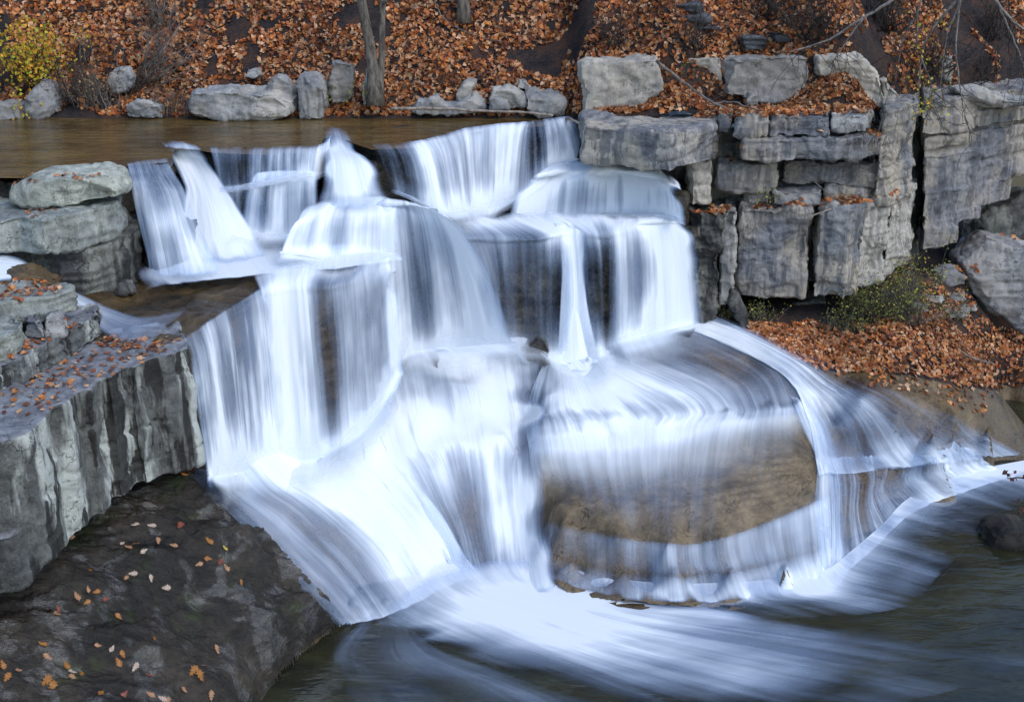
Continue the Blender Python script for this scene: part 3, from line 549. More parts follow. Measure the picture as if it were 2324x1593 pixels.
rock('rock_ledge', 'striped row of jointed blocks between terrace and the big left ledge', [prism(3.62, 3.97, PD(3.97, [(-80, 11.7), (0, 12.0), (45, 12.3), (100, 12.7), (150, 13.1), (190, 13.45), (232, 13.9), (232, 14.25), (150, 14.2), (-80, 13.4)]))], M['stripe'], vox=.025, amp=.03, joints=(.3, .035), strata=.01, cat='rock ledge')
L5 = [(432, 13.42), (410, 13.3), (372, 13.1), (345, 13.05), (305, 12.75), (288, 12.8), (250, 12.4), (232, 12.42), (205, 12.0), (180, 12.02), (150, 11.65), (128, 11.62), (70, 10.95), (20, 10.75), (-60, 10.55), (-250, 9.6), (-500, 9.6), (-500, 13), (-80, 13.2), (230, 14.1), (400, 14.5)]
rock('rock_ledge', 'massive pale ledge with dark vertical stripes, foreground left', [prism(2.2, 3.68, PD(3.68, L5)), prism(2.15, 2.75, PD(3.0, [(90, 11.05), (20, 10.6), (-80, 10.4), (-250, 9.5), (-300, 11), (60, 12)]))], M['stripe'], vox=.03, amp=.06, freq=1.4, joints=(.75, .05), fine=.01, chip=.03, cat='rock ledge')
# right foreground
rock('boulder', 'dark wet rock breaking the pool at the right edge', [outl([(2235, 1262), (2262, 1225), (2300, 1210), (2400, 1215), (2440, 1290), (2300, 1300)], 15.2, .7)], M['poolrock'], facets=4, cat='boulder', vox=.035, amp=.03)
rock('boulder', 'small dark stone caught at the foot of the dark middle face', [outl([(1196, 818), (1200, 785), (1218, 768), (1240, 775), (1252, 800), (1245, 826)], 17.9, .4)], M['wet'], facets=4, cat='boulder', vox=.025, amp=.02)

# ------------------------------------------------------------------ flowing water
def resamp(row, n):
    row = np.asarray(row, float); m = len(row)
    s = np.linspace(0, m - 1, n); i = np.clip(s.astype(int), 0, m - 2); t = (s - i)[:, None]
    p0 = row[np.clip(i - 1, 0, m - 1)]; p1 = row[i]; p2 = row[i + 1]; p3 = row[np.clip(i + 2, 0, m - 1)]
    return .5 * (2 * p1 + (p2 - p0) * t + (2 * p0 - 5 * p1 + 4 * p2 - p3) * t * t + (3 * p1 - p0 - 3 * p2 + p3) * t ** 3)
def chord(row, m):
    row = np.asarray(row, float); s = np.r_[0, np.cumsum(np.linalg.norm(np.diff(row, axis=0), axis=1))]
    return np.stack([np.interp(np.linspace(0, s[-1], m), s, row[:, k]) for k in range(row.shape[1])], -1)
def grid(rows, nu, nv):
    m = max(len(r) for r in rows); rows = [np.asarray(r, float) if len(r) == m else chord(r, m) for r in rows]
    g = np.array([resamp(r, nu) for r in rows])                  # rows x nu x k
    return np.stack([resamp(g[:, j], nv) for j in range(nu)], 1)  # nv x nu x k
def table(m, nu, nv, eu=0, ev=0):
    m = [np.atleast_1d(np.array(r, float)) for r in m]; n_ = max(len(r) for r in m)
    m = np.array([np.interp(np.linspace(0, 1, n_), np.linspace(0, 1, len(r)), r) for r in m])
    def ax(n, k, e):
        t = np.clip(np.linspace(-e, 1 + e, n), 0, 1) * (k - 1); i = np.clip(t.astype(int), 0, max(k - 2, 0)); f = t - i; f = f * f * (3 - 2 * f) * .6 + f * .4; return i, np.minimum(i + 1, k - 1), f
    i, j, f = ax(nu, n_, eu); a = m[:, i] * (1 - f) + m[:, j] * f
    i, j, f = ax(nv, len(m), ev); return a[i] * (1 - f)[:, None] + a[j] * f[:, None]
SEED = [0]
def sheet(name, label, G, du=(1,), dv=(1,), fe=(.06, .06), fv=(.0, .0), con=1.9, ridge=.02, rf=3.5, eu=0.0, ev=0.0, dmap=None, cmap=None, zmin=None, us=1.0, cat='waterfall', kind=None, group=None, parent=None, lift=None):
    SEED[0] += 1; s = SEED[0]
    nv, nu = G.shape[:2]
    U = np.linspace(0, 1, nu); Vv = np.linspace(0, 1, nv)
    wid = np.linalg.norm(np.diff(G, axis=1), axis=2).sum(1).mean(); ln = np.r_[0, np.cumsum(np.linalg.norm(np.diff(G, axis=0), axis=2).mean(1))]
    d = np.interp(U * (1 + 2 * eu) - eu, np.linspace(0, 1, len(du)), du)[None] * np.interp(Vv * (1 + 2 * ev) - ev, np.linspace(0, 1, len(dv)), dv)[:, None]
    if dmap is not None: d = table(dmap, nu, nv, eu, ev)
    if eu: fe = tuple(max(a * .5, 0) / (1 + 2 * eu) + 1.3 * eu / (1 + 2 * eu) for a in fe)
    if ev: fv = tuple(max(a * .5, 0) / (1 + 2 * ev) + 1.3 * ev / (1 + 2 * ev) for a in fv)
    def fd(x, w):
        if w <= 0: return np.ones_like(x)
        t_ = np.clip(x / w, 0, 1); return t_ * t_ * (3 - 2 * t_)
    wob = 1 + .5 * vnoise(np.stack([U * wid * 7, U * 0, U * 0 + s * 1.7], -1), 3)
    wobv = 1 + .4 * vnoise(np.stack([Vv * ln[-1] * 2.5, Vv * 0, Vv * 0 + s * 2.3], -1), 4)
    ea = fd(U[None] / wobv[:, None], fe[0]) * fd((1 - U)[None] / wobv[:, None], fe[1]); eb = fd(Vv[:, None] / wob[None], fv[0]) * fd((1 - Vv)[:, None] / wob[None], fv[1])
    e = ea * eb
    dens = d * e - (1 - e) * .75
    # folds along the flow
    tu = np.roll(G, -1, 1) - np.roll(G, 1, 1); tv = np.roll(G, -1, 0) - np.roll(G, 1, 0)
    tu[:, 0] = G[:, 1] - G[:, 0]; tu[:, -1] = G[:, -1] - G[:, -2]; tv[0] = G[1] - G[0]; tv[-1] = G[-1] - G[-2]
    N = np.cross(tu, tv); N /= np.linalg.norm(N, axis=2, keepdims=True) + 1e-9
    N *= np.where((N * (np.array([0, 0, CH]) - G)).sum(2, keepdims=True) < 0, -1, 1)
    rp = np.stack([np.broadcast_to(U[None] * wid * rf, (nv, nu)), np.broadcast_to(ln[:, None] * .35, (nv, nu)), np.full((nv, nu), s * 3.7)], -1).reshape(-1, 3)
    G = G + N * (ridge * (fbm(rp, s, 3).reshape(nv, nu) + .25) * np.clip(ln / .3, 0, 1)[:, None])[..., None]
    if zmin is not None: G[..., 2] = zmin + np.logaddexp(0, (G[..., 2] - zmin) * 60) / 60
    idx = np.arange(nv * nu).reshape(nv, nu)
    f = np.stack([idx[:-1, :-1], idx[:-1, 1:], idx[1:, 1:], idx[1:, :-1]], -1).reshape(-1, 4)
    o = mesh(name, G.reshape(-1, 3), f, M['water'], parent)
    attr(o, 'dens', dens.ravel()); attr(o, 'con', (np.full((nv, nu), con) if cmap is None else con * cmap[:, None] * np.ones((1, nu))).ravel())
    uvl = o.data.uv_layers.new(name='UVMap'); uu = np.broadcast_to(U[None] * wid * us + s * 7.3, (nv, nu)).ravel(); vv = np.broadcast_to(ln[:, None] + s * 3.1, (nv, nu)).ravel()
    uvl.data.foreach_set('uv', np.stack([uu[f.ravel()], vv[f.ravel()]], -1).ravel().astype(np.float32))
    if label: tag(o, label, cat, group, kind)
    return o
def expand(rows, eu, ev):
    m = max(len(r) for r in rows); rows = [np.asarray(r, float) if len(r) == m else chord(r, m) for r in rows]; out = []
    for r in rows:
        q_ = resamp(r, 21); a = q_[0] + (q_[0] - q_[4]) * eu / .2; b = q_[-1] + (q_[-1] - q_[-5]) * eu / .2; n_ = max(m, 7); out.append(np.vstack([a[None], resamp(r, n_), b[None]]) if eu else r)
    if ev:
        n_ = len(out); a = out[0] + (out[0] - out[1]) * ev * (n_ - 1); b = out[-1] + (out[-1] - out[-2]) * ev * (n_ - 1); out = [a] + out + [b]
    return out
def Z(z, pts): return [WZ(a, b, z) for a, b in pts]
def flat(name, label, rows, z=None, nu=60, nv=40, **k):
    k = dict(dict(eu=.08, ev=.12), **k)
    rows = expand([[(p[0], p[1], z if z is not None else p[2]) for p in r] for r in rows], k['eu'], k['ev'])
    return sheet(name, label, grid([[WZ(p[0], p[1], p[2]) for p in r] for r in rows], nu, nv), **k)
STG = (.04, .14, .3, .52, .78, .93)
def fall(name, label, lip, zl, foot, kk, back=.28, up=None, out=.5, dens=None, nu=110, nv=84, con=2.2, fe=(.07, .07), veil=0, ridge=.035, rf=3, drop=.0, fin=-.5, **k):
    """one body of water: it arrives over `up` (rows on the step above), rolls over the lip, falls, and flares out at its foot"""
    lip = np.array([WZ(p[0], p[1], p[2] if len(p) > 2 else zl) for p in lip]); m = max(len(lip), len(foot), 4)
    L = lip if len(lip) == m else chord(lip, m); fp = np.array(foot, float) if len(foot) == m else chord(foot, m)
    kk = np.interp(np.linspace(0, 1, m), np.linspace(0, 1, len(np.atleast_1d(kk))), np.atleast_1d(kk))
    Ft = np.array([WD(fp[i, 0], fp[i, 1], L[i, 1] - kk[i]) for i in range(m)])
    dv_ = Ft - L; dv_[:, 2] = 0; dv_ += np.array([0, -.35, 0]); dn = dv_ / np.linalg.norm(dv_, axis=1, keepdims=True)
    Q = np.array([0, 0, 1.0]); rows = []
    if up:
        for r in up:
            r = np.array([WZ(p[0], p[1], p[2]) for p in r]); rows.append(r if len(r) == m else chord(r, m))
    else: rows += [L - dn * back + Q * .05, L - dn * back * .4 + Q * .06]
    nb = len(rows); rows.append(L + Q * .03 + dn * .02)
    for t in STG:
        p = L + (Ft - L) * Q * t; p[:, :2] = L[:, :2] + (Ft - L)[:, :2] * math.sqrt(t) + (dn * .03)[:, :2]; rows.append(p)
    h = np.clip((L - Ft)[:, 2:3], .2, 3); o_ = out * np.clip(h / 1.2, .4, 1.1)
    rows += [Ft + dn * o_ * .18 + Q * .09, Ft + dn * o_ * .5 + Q * .07, Ft + dn * o_ + Q * .02]
    rows = [np.vstack([r[0] + (r[0] - r[1]) * .18, r[1:-1], r[-1] + (r[-1] - r[-2]) * .18]) for r in rows]
    B, Lp, Mi, Lo, F_ = dens; n_ = max(len(r) for r in dens)
    dens = list(dens); dens[4] = [a_ + .15 for a_ in dens[4]]; I = lambda r: np.interp(np.linspace(0, 1, n_), np.linspace(0, 1, len(r)), r)
    B, Lp, Mi, Lo, F_ = map(I, dens)
    dm = ([np.full(n_, -.45), B * .8] + [B] * (nb - 2) if up else [B * .3 - .3] + [B] * (nb - 1)) + [Lp, Lp * .7 + Mi * .3, Lp * .3 + Mi * .7, Mi, Mi * .6 + Lo * .4, Lo * .65 + F_ * .35, F_, F_, F_ * .25, np.full(n_, fin)]
    cm = [.55 if up else 1] * nb + [.8, 1, 1, 1, 1, .9, .7, .5, .55, .7]
    fv = (.04 if up else .02, .0)
    def at(t, f): p = L + (Ft - L) * Q * t; p[:, :2] = L[:, :2] + (Ft - L)[:, :2] * math.sqrt(t) + (dn * f)[:, :2]; return p
    sp_ = [at(.66, .07), at(.80, .09), at(.92, .12), Ft + dn * .15 + Q * .11, Ft + dn * (o_ * .5 + .12) + Q * .11, Ft + dn * (o_ + .16) + Q * .08, Ft + dn * (o_ * 1.6 + .2) + Q * .04]
    pk = np.clip(F_, 0, 1.05)
    sprm = sheet('spray', None, grid([np.vstack([r[0] + (r[0] - r[1]) * .1, r[1:-1], r[-1] + (r[-1] - r[-2]) * .1]) for r in sp_], nu, 50), dmap=[np.full(n_, -.1), pk * .28, pk * .62, pk * .86, pk * .8, pk * .42, np.full(n_, -.15)], fe=(.16, .16), con=1.0, ridge=.03, rf=1.6, us=.5)
    main = sheet(name, label, grid(rows, nu, nv), dmap=dm, cmap=np.interp(np.linspace(0, 1, nv), np.linspace(0, 1, len(cm)), cm), fe=fe, fv=fv, con=con, ridge=ridge, rf=rf, **k)
    sprm.parent = main; return main
def over(name, label, rows, nu=80, nv=70, off=.03, **k):        # water lying on the lower bedrock
    k = dict(dict(fe=(.16, .16), fv=(.12, .12), eu=.09, ev=.12), **k)
    g = grid(expand(rows, k['eu'], k['ev']), nu, nv); p = hit(g[..., 0], g[..., 1], off).reshape(nv, nu, 3)
    for _ in range(2): p[1:-1] = (p[:-2] + 2 * p[1:-1] + p[2:]) / 4
    cm = k.pop('cm', None)
    if cm: k['cmap'] = np.interp(np.linspace(0, 1, nv), np.linspace(0, 1, len(cm)), cm)
    return sheet(name, label, p, zmin=.012, **k)

# rim falls
fall('waterfall', 'wide uppermost curtain of the falls, right half of the rim, folded and streaked', [(835, 335), (890, 338), (958, 333), (1005, 320), (1060, 303), (1120, 295), (1186, 289), (1210, 287), (1250, 281), (1306, 275)], 4.99,
     [(880, 440), (925, 456), (1000, 494), (1040, 494), (1075, 490), (1115, 484), (1165, 465), (1215, 420), (1262, 385), (1345, 364)], (.3, .25, .55, .55, .5, .45, .4, .2, .3, .3),
     dens=([.1, .1, .4, .5, .5, .5, .6, .1, .4, .4], [.38, .3, .7, .75, .7, .75, .85, .1, .62, .6], [.32, .18, .62, .7, .62, .72, .9, -.05, .55, .55], [.35, .25, .75, .75, .7, .8, .95, .1, .6, .65], [.6, .6, 1, 1.1, 1.1, 1.1, 1.1, .8, 1, 1.1]), con=3.0, ridge=.06, rf=2.6, nu=160)
fall('waterfall', 'short streaked curtain below the rim left of the central chute', [(478, 345), (540, 347), (600, 349), (660, 346), (722, 342), (748, 320)], 4.99, [(495, 440), (545, 435), (595, 425), (660, 412), (715, 408), (748, 400)], .35,
     dens=([.1, .1, .1, .2, .3], [.6, .3, .4, .5, .6, .9], [.55, .2, .35, .45, .6, .95], [.55, .25, .4, .5, .7, 1], [.4, .3, .6, .8, .8]), con=3.4)
sheet('waterfall', 'white chute pouring from the rim notch onto the central cap', grid([Z(5.0, [(732, 288), (760, 284), (800, 292)]), Z(4.99, [(724, 314), (762, 306), (812, 320)]), [WD(718, 345, 18.75), WD(770, 338, 18.9), WD(822, 345, 18.5)], [WD(722, 372, 18.2), WD(785, 360, 18.15), WD(862, 372, 18.1)], [WD(715, 410, 17.9), WD(795, 405, 17.75), WD(886, 410, 17.85)], [WD(690, 460, 17.7), WD(800, 460, 17.5), WD(915, 456, 17.65)], [WD(680, 490, 17.5), WD(800, 485, 17.3), WD(930, 482, 17.5)]], 70, 60), dmap=[[-.3, -.1, -.3], [.1, .45, .3], [.5, 1.0, .6], [.7, 1.3, .7], [.8, 1.3, .9], [.35, .7, .4], [-.5, -.5, -.5]], fe=(.3, .3), fv=(.1, .02), con=1.6, ridge=.06, rf=2)
sheet('waterfall', 'steep white chute sliding from the rim at left onto the terrace', grid([Z(5.0, [(345, 312), (385, 316), (450, 320)]), Z(4.99, [(366, 332), (412, 335), (472, 341)]), [WD(378, 370, 18.4), WD(440, 368, 18.6), WD(490, 370, 18.4)], [WD(410, 430, 18.0), WD(465, 428, 18.0), WD(530, 430, 18.0)], [WD(400, 500, 17.5), WD(485, 500, 17.4), WD(570, 498, 17.6)], [WD(380, 575, 17.0), WD(500, 578, 16.9), WD(630, 570, 17.2)], [WD(370, 600, 16.6), WD(500, 605, 16.5), WD(650, 595, 16.9)]], 70, 70), dmap=[[-.6, -.5, -.5, -.6], [.3, .7, .6, .2], [.8, 1.1, 1, .45], [.9, 1.2, 1.2, .6], [.7, 1.2, 1.3, .8], [.5, .9, .9, .6], [-.5, -.4, -.4, -.5]], fe=(.22, .25), fv=(.06, .02), con=1.8, ridge=.04)
sheet('waterfall', 'thin broken veil at the left end of the falls beside the ledge stack', grid([Z(4.99, [(278, 372), (335, 362), (395, 358)]), Z(4.98, [(283, 378), (335, 371), (395, 366)]), [WD(288, 405, 16.9), WD(345, 400, 17.2), WD(407, 398, 17.5)], [WD(302, 450, 16.5), WD(365, 440, 16.3), WD(430, 440, 17.2)], [WD(318, 520, 16.1), WD(385, 510, 15.9), WD(460, 510, 16.7)], [WD(332, 580, 15.9), WD(400, 575, 15.75), WD(490, 565, 16.4)], [WD(338, 625, 15.7), WD(410, 622, 15.6), WD(520, 605, 16.2)], [WD(338, 640, 15.4), WD(410, 640, 15.3), WD(530, 625, 15.9)]], 90, 76), dmap=[[-.3, -.3, -.3, -.2, 0], [.35, .25, .2, .5, .8], [.45, .3, .15, .55, .9], [.5, .6, .05, .5, .9], [.35, .7, .55, .5, .8], [.4, .75, .5, .7, .9], [.35, .5, .5, .6, .6], [-.5, -.5, -.5, -.5, -.5]], fe=(.1, .2), fv=(.04, .03), con=3.0, ridge=.06)
fall('waterfall', 'square white spill over the small step left of the centre', [(578, 399), (612, 395), (645, 394), (690, 396), (726, 399)], 4.72, [(545, 532), (590, 540), (640, 545), (690, 535), (728, 522)], .3,
     up=[[(595, 386, 4.74), (640, 382, 4.74), (722, 386, 4.74)], [(585, 393, 4.745), (640, 389, 4.745), (724, 392, 4.745)]], dens=([1.3, 1.3, 1.3, 1.3, 1.3], [1.1, 1.0, 1.1, 1.0, 1.1], [.9, .35, .9, .4, .95], [.85, .2, .85, .3, .9], [1, .8, 1, .9, 1.1]), con=2.6, fe=(.12, .12))
fall('waterfall', 'faint streaks on the low dark step beside the square spill', [(500, 430), (550, 428), (605, 425)], 4.46, [(505, 535), (550, 545), (605, 545)], .15, back=.1, dens=([.1, .1, .1], [.4, .3, .4], [.4, .25, .3], [.45, .3, .4], [.8, .7, .8]), con=3)
# hump beside the right ledge
fall('waterfall', 'white hump breaking in small arches beside the square slab', [(1190, 412), (1245, 400), (1300, 402), (1350, 402), (1400, 398), (1450, 402), (1500, 416), (1540, 440)], 4.27, [(1150, 492), (1215, 502), (1290, 504), (1340, 500), (1400, 496), (1450, 497), (1510, 500), (1560, 515)], (.35, .3, .25, .2, .3, .3, .3, .15),
     up=[[(1228, 382, 4.34), (1290, 356, 4.4), (1345, 342, 4.42), (1420, 350, 4.4), (1490, 374, 4.36), (1545, 412, 4.3)], [(1215, 394, 4.34), (1290, 372, 4.4), (1355, 360, 4.42), (1430, 368, 4.4), (1500, 390, 4.35), (1546, 426, 4.3)], [(1205, 402, 4.33), (1290, 386, 4.38), (1370, 380, 4.4), (1440, 388, 4.38), (1510, 406, 4.33), (1546, 436, 4.28)]],
     dens=([1.3, 1.5, 1.5, 1.5, 1.5, 1.4, 1.2], [1.1, 1.2, 1.0, 1.0, 1.1, 1.1, 1.0, .9], [1, 1, .65, .6, .95, 1.05, .8, .9], [.95, 1, .55, .5, .9, 1.05, .8, .9], [1.1, 1.1, .9, .9, 1.1, 1.1, 1, .8]), con=2.2, ridge=.06, rf=2, fe=(.1, .08))
# central cap
fall('waterfall', 'rounded white central cap spilling left onto the terrace', [(684, 500), (740, 485), (810, 476), (895, 472)], 4.27, [(645, 585), (715, 596), (800, 606), (890, 625)], (.45, .5, .5, .5), up=[[(705, 458, 4.34), (780, 440, 4.36), (850, 438, 4.36), (905, 450, 4.34)], [(690, 480, 4.33), (760, 462, 4.36), (830, 455, 4.36), (905, 460, 4.33)]],
     dens=([1.1, 1.2, 1.2, 1.1], [1, .95, .9, .95], [.85, .8, .7, .8], [.9, .85, .75, .8], [1.2, 1.2, 1.2, 1.1]), con=2.0, ridge=.05)
fall('waterfall', 'tall bluish curtain dropping from the right side of the central cap', [(850, 474), (890, 471), (925, 471), (960, 474), (985, 482), (1008, 497)], 4.27, [(888, 850), (925, 815), (965, 805), (1020, 800), (1085, 795), (1160, 788)], (.55, .45, .38, .35, .3, .15), up=[[(860, 445, 4.35), (930, 452, 4.34), (990, 470, 4.32)], [(855, 460, 4.35), (930, 462, 4.35), (1000, 482, 4.31)]],
     dens=([1.1, 1.2, 1.1, 1.1], [1, .85, .8, .85, .95, .9], [.95, .75, .5, .5, .85, .75], [.95, .7, .35, .45, .8, .6], [1.1, 1.0, .9, 1.1, 1.1, .8]), con=2.2, ridge=.06, rf=3, nv=100, out=.55)
# terrace foam
flat('white_water', 'white sheet of foam crossing the left terrace under the central cap', [[(330, 590), (430, 556), (560, 528), (680, 545), (780, 562), (885, 575)], [(335, 622), (440, 600), (570, 580), (690, 586), (780, 590), (885, 590)], [(350, 648), (460, 632), (600, 616), (690, 612), (780, 606), (880, 594)]], 3.74, dmap=[[.9, 1.2, 1.3, 1.3, 1.2, 1.2], [.9, 1.2, 1.3, 1.2, 1.0, .9], [.8, 1.1, 1.1, 1.0, .8, .6]], fe=(.2, .02), fv=(0, .3), con=1.3, cat='rapids')
flat('side_stream', 'narrow white side stream curling onto the left terrace', [[(-20, 572, 4.25), (-20, 640, 4.25)], [(50, 585, 4.2), (30, 642, 4.2)], [(110, 632, 3.95), (75, 662, 3.95)], [(185, 668, 3.74), (140, 700, 3.74)], [(255, 698, 3.72), (215, 742, 3.72)], [(330, 715, 3.72), (255, 775, 3.72)], [(420, 700, 3.72), (310, 790, 3.72)]], None, nu=50, nv=70, du=(.6, 1.0, .7), dv=(1, 1.1, 1, .9, .7, .4, .1), fe=(.3, .3), fv=(0, .1), con=1.8, eu=.12, ev=.02, cat='stream')
# falls off the left terrace
fall('waterfall', 'row of separate white strands falling off the left terrace edge by the striped ledge', [(420, 775), (470, 742), (520, 708), (570, 676), (618, 650)], 3.7, [(472, 1092), (520, 1085), (562, 1078), (610, 1068), (660, 1060)], (.1, .1, .1, .1, .15), back=.05,
     dens=([-.2, -.1, -.1, -.1, 0], [.2, .45, .4, .5, .7], [.45, .65, .5, .8, .85], [.5, .75, .6, .85, .95], [.8, 1, 1, 1.1, 1.2]), con=3.6, ridge=.05, nv=100, out=.45)
fall('waterfall', 'dense white water and arched curtain falling off the corner of the left terrace', [(590, 664), (640, 652), (690, 649), (735, 652), (785, 643), (830, 624), (880, 602)], 3.7, [(618, 1070), (668, 1058), (718, 1052), (760, 1028), (805, 1003), (855, 955), (912, 862)], (.15, .25, .3, .12, .15, .2, .2), up=[[(570, 606, 3.8), (640, 592, 3.82), (700, 592, 3.82), (760, 592, 3.8), (800, 590, 3.8), (840, 585, 3.8), (888, 575, 3.8)], [(580, 636, 3.77), (640, 622, 3.8), (695, 620, 3.8), (745, 622, 3.78), (792, 616, 3.78), (835, 604, 3.78), (884, 588, 3.78)]],
     dens=([.8, 1.3, 1.3, .9, .7, 1.0, 1.2], [.7, 1.2, 1.1, .35, .45, .8, 1.05], [.75, 1.2, .8, .15, .5, .55, 1], [.8, 1.25, .85, .1, .45, .6, 1], [1.1, 1.3, 1.2, .6, .9, 1, 1.2]), con=2.1, ridge=.06, nu=140, nv=110, out=.55)
# right tier
fall('waterfall', 'broad right tier of the falls with two bare dark faces between its white streams', [(1018, 540), (1080, 540), (1150, 541), (1210, 541), (1258, 530), (1298, 522), (1336, 530), (1366, 532), (1404, 526), (1450, 517), (1500, 513), (1556, 514)], 3.7,
     [(1105, 802), (1135, 800), (1162, 787), (1215, 797), (1262, 828), (1310, 836), (1358, 820), (1376, 802), (1410, 788), (1460, 774), (1525, 757), (1606, 736)], (.2, .15, .1, .08, .4, .45, .4, .08, .25, .3, .3, .2),
     up=[[(985, 486, 3.76), (1080, 478, 3.76), (1150, 474, 3.76), (1260, 476, 3.76), (1340, 484, 3.76), (1440, 484, 3.76), (1556, 490, 3.76)], [(1000, 510, 3.79), (1090, 502, 3.8), (1200, 498, 3.8), (1300, 500, 3.8), (1400, 501, 3.8), (1480, 500, 3.8), (1556, 500, 3.78)]],
     dens=([1.1, 1.2, 1.2, 1.2, 1.2, 1.3, 1.2, 1.1, 1.2, 1.2, 1.2, 1.0], [.8, .55, .35, .35, .9, 1.2, .85, .4, .95, 1, 1, .85], [.65, .5, .02, .12, -.05, .9, .0, -.35, .85, .5, 1, .8], [.7, .5, -.05, .12, -.15, .9, .1, -.5, .85, .6, 1.05, .85], [.9, .9, .4, .3, 1, 1.3, 1.1, .3, 1.1, 1.1, 1.2, 1.0]), con=2.2, ridge=.06, nu=200, nv=110, fe=(.06, .06), out=.6)
sheet('waterfall', 'single dense white column between the two bare dark faces', grid([Z(3.76, [(1240, 500), (1295, 494), (1355, 502)]), Z(3.75, [(1255, 520), (1298, 514), (1342, 520)]), [WD(1268, 560, 18.7), WD(1298, 556, 18.75), WD(1330, 558, 18.75)], [WD(1271, 610, 18.5), WD(1298, 608, 18.45), WD(1329, 610, 18.55)], [WD(1268, 700, 18.35), WD(1302, 700, 18.3), WD(1339, 700, 18.4)], [WD(1256, 815, 18.1), WD(1310, 820, 18.0), WD(1366, 806, 18.2)], [WD(1235, 845, 17.7), WD(1312, 855, 17.6), WD(1385, 836, 17.8)]], 50, 60), dmap=[[.4, .8, .4], [.7, 1.1, .7], [.9, 1.3, 1.3, .9], [.9, 1.3, 1.3, .9], [.9, 1.3, 1.3, .9], [1.1, 1.3, 1.3, 1.1], [-.4, -.2, -.2, -.4]], fe=(.2, .2), fv=(.12, .05), con=1.5, ridge=.05)
# cascades on the bedrock
over('cascade', 'central tumbling cascade below the tall bluish curtain, fanning out below', [[(800, 945), (895, 812), (1000, 768), (1100, 764), (1215, 778)], [(820, 975), (915, 890), (1015, 845), (1110, 845), (1222, 850)], [(835, 1005), (925, 950), (1030, 905), (1120, 905), (1224, 900)], [(845, 1045), (945, 1015), (1050, 985), (1130, 975), (1226, 950)], [(880, 1090), (975, 1065), (1060, 1045), (1135, 1040), (1228, 1030)], [(940, 1170), (1010, 1150), (1075, 1135), (1140, 1125), (1232, 1120)], [(1000, 1240), (1045, 1230), (1090, 1222), (1150, 1215), (1240, 1210)], [(1040, 1320), (1070, 1325), (1115, 1330), (1165, 1335), (1256, 1325)]],
     nu=130, nv=150, dmap=[[1.1, 1.0, .9, .9, .8], [1.2, .9, 1.1, .75, 1.1], [1.1, 1.1, .85, 1.05, 1.3], [1.1, 1.05, 1.1, .95, 1.4], [1.0, .8, .7, .85, 1.4], [.8, .48, .42, .95, 1.4], [.9, .45, .38, .85, 1.3], [1.1, .9, .9, 1.0, .4]], con=2.1, ridge=.08, rf=2.0, off=.11, fe=(.06, .36), eu=.04, ev=.03, cat='cascade')
over('cascade', 'main white chute rushing from the left columns into the plunge pool', [[(440, 1075), (520, 1055), (590, 1032), (660, 1016), (740, 1005), (840, 965)], [(490, 1128), (570, 1115), (640, 1095), (710, 1075), (780, 1055), (870, 1032)], [(545, 1180), (640, 1165), (710, 1145), (780, 1120), (840, 1095), (915, 1078)], [(605, 1240), (700, 1225), (775, 1200), (840, 1170), (895, 1145), (965, 1132)], [(665, 1305), (760, 1285), (835, 1260), (895, 1230), (945, 1205), (1010, 1192)], [(725, 1368), (815, 1350), (880, 1325), (935, 1295), (985, 1270), (1045, 1258)], [(770, 1415), (850, 1400), (915, 1375), (970, 1345), (1020, 1320), (1080, 1305)]],
     nu=150, nv=150, dmap=[[-.1, .7, 1, 1.2, 1.2, .9], [.1, .5, 1, 1.3, 1.3, 1], [.2, .45, .75, 1.3, 1.3, .8], [.25, .4, .55, 1.1, 1.35, .7], [.25, .45, .6, .95, 1.35, .7], [.3, .5, .7, 1.05, 1.3, 1], [.5, .7, 1, 1.3, 1.3, 1.2]], con=2.0, ridge=.05, fe=(.1, .14), off=.085, eu=.03, ev=.03, cat='cascade')
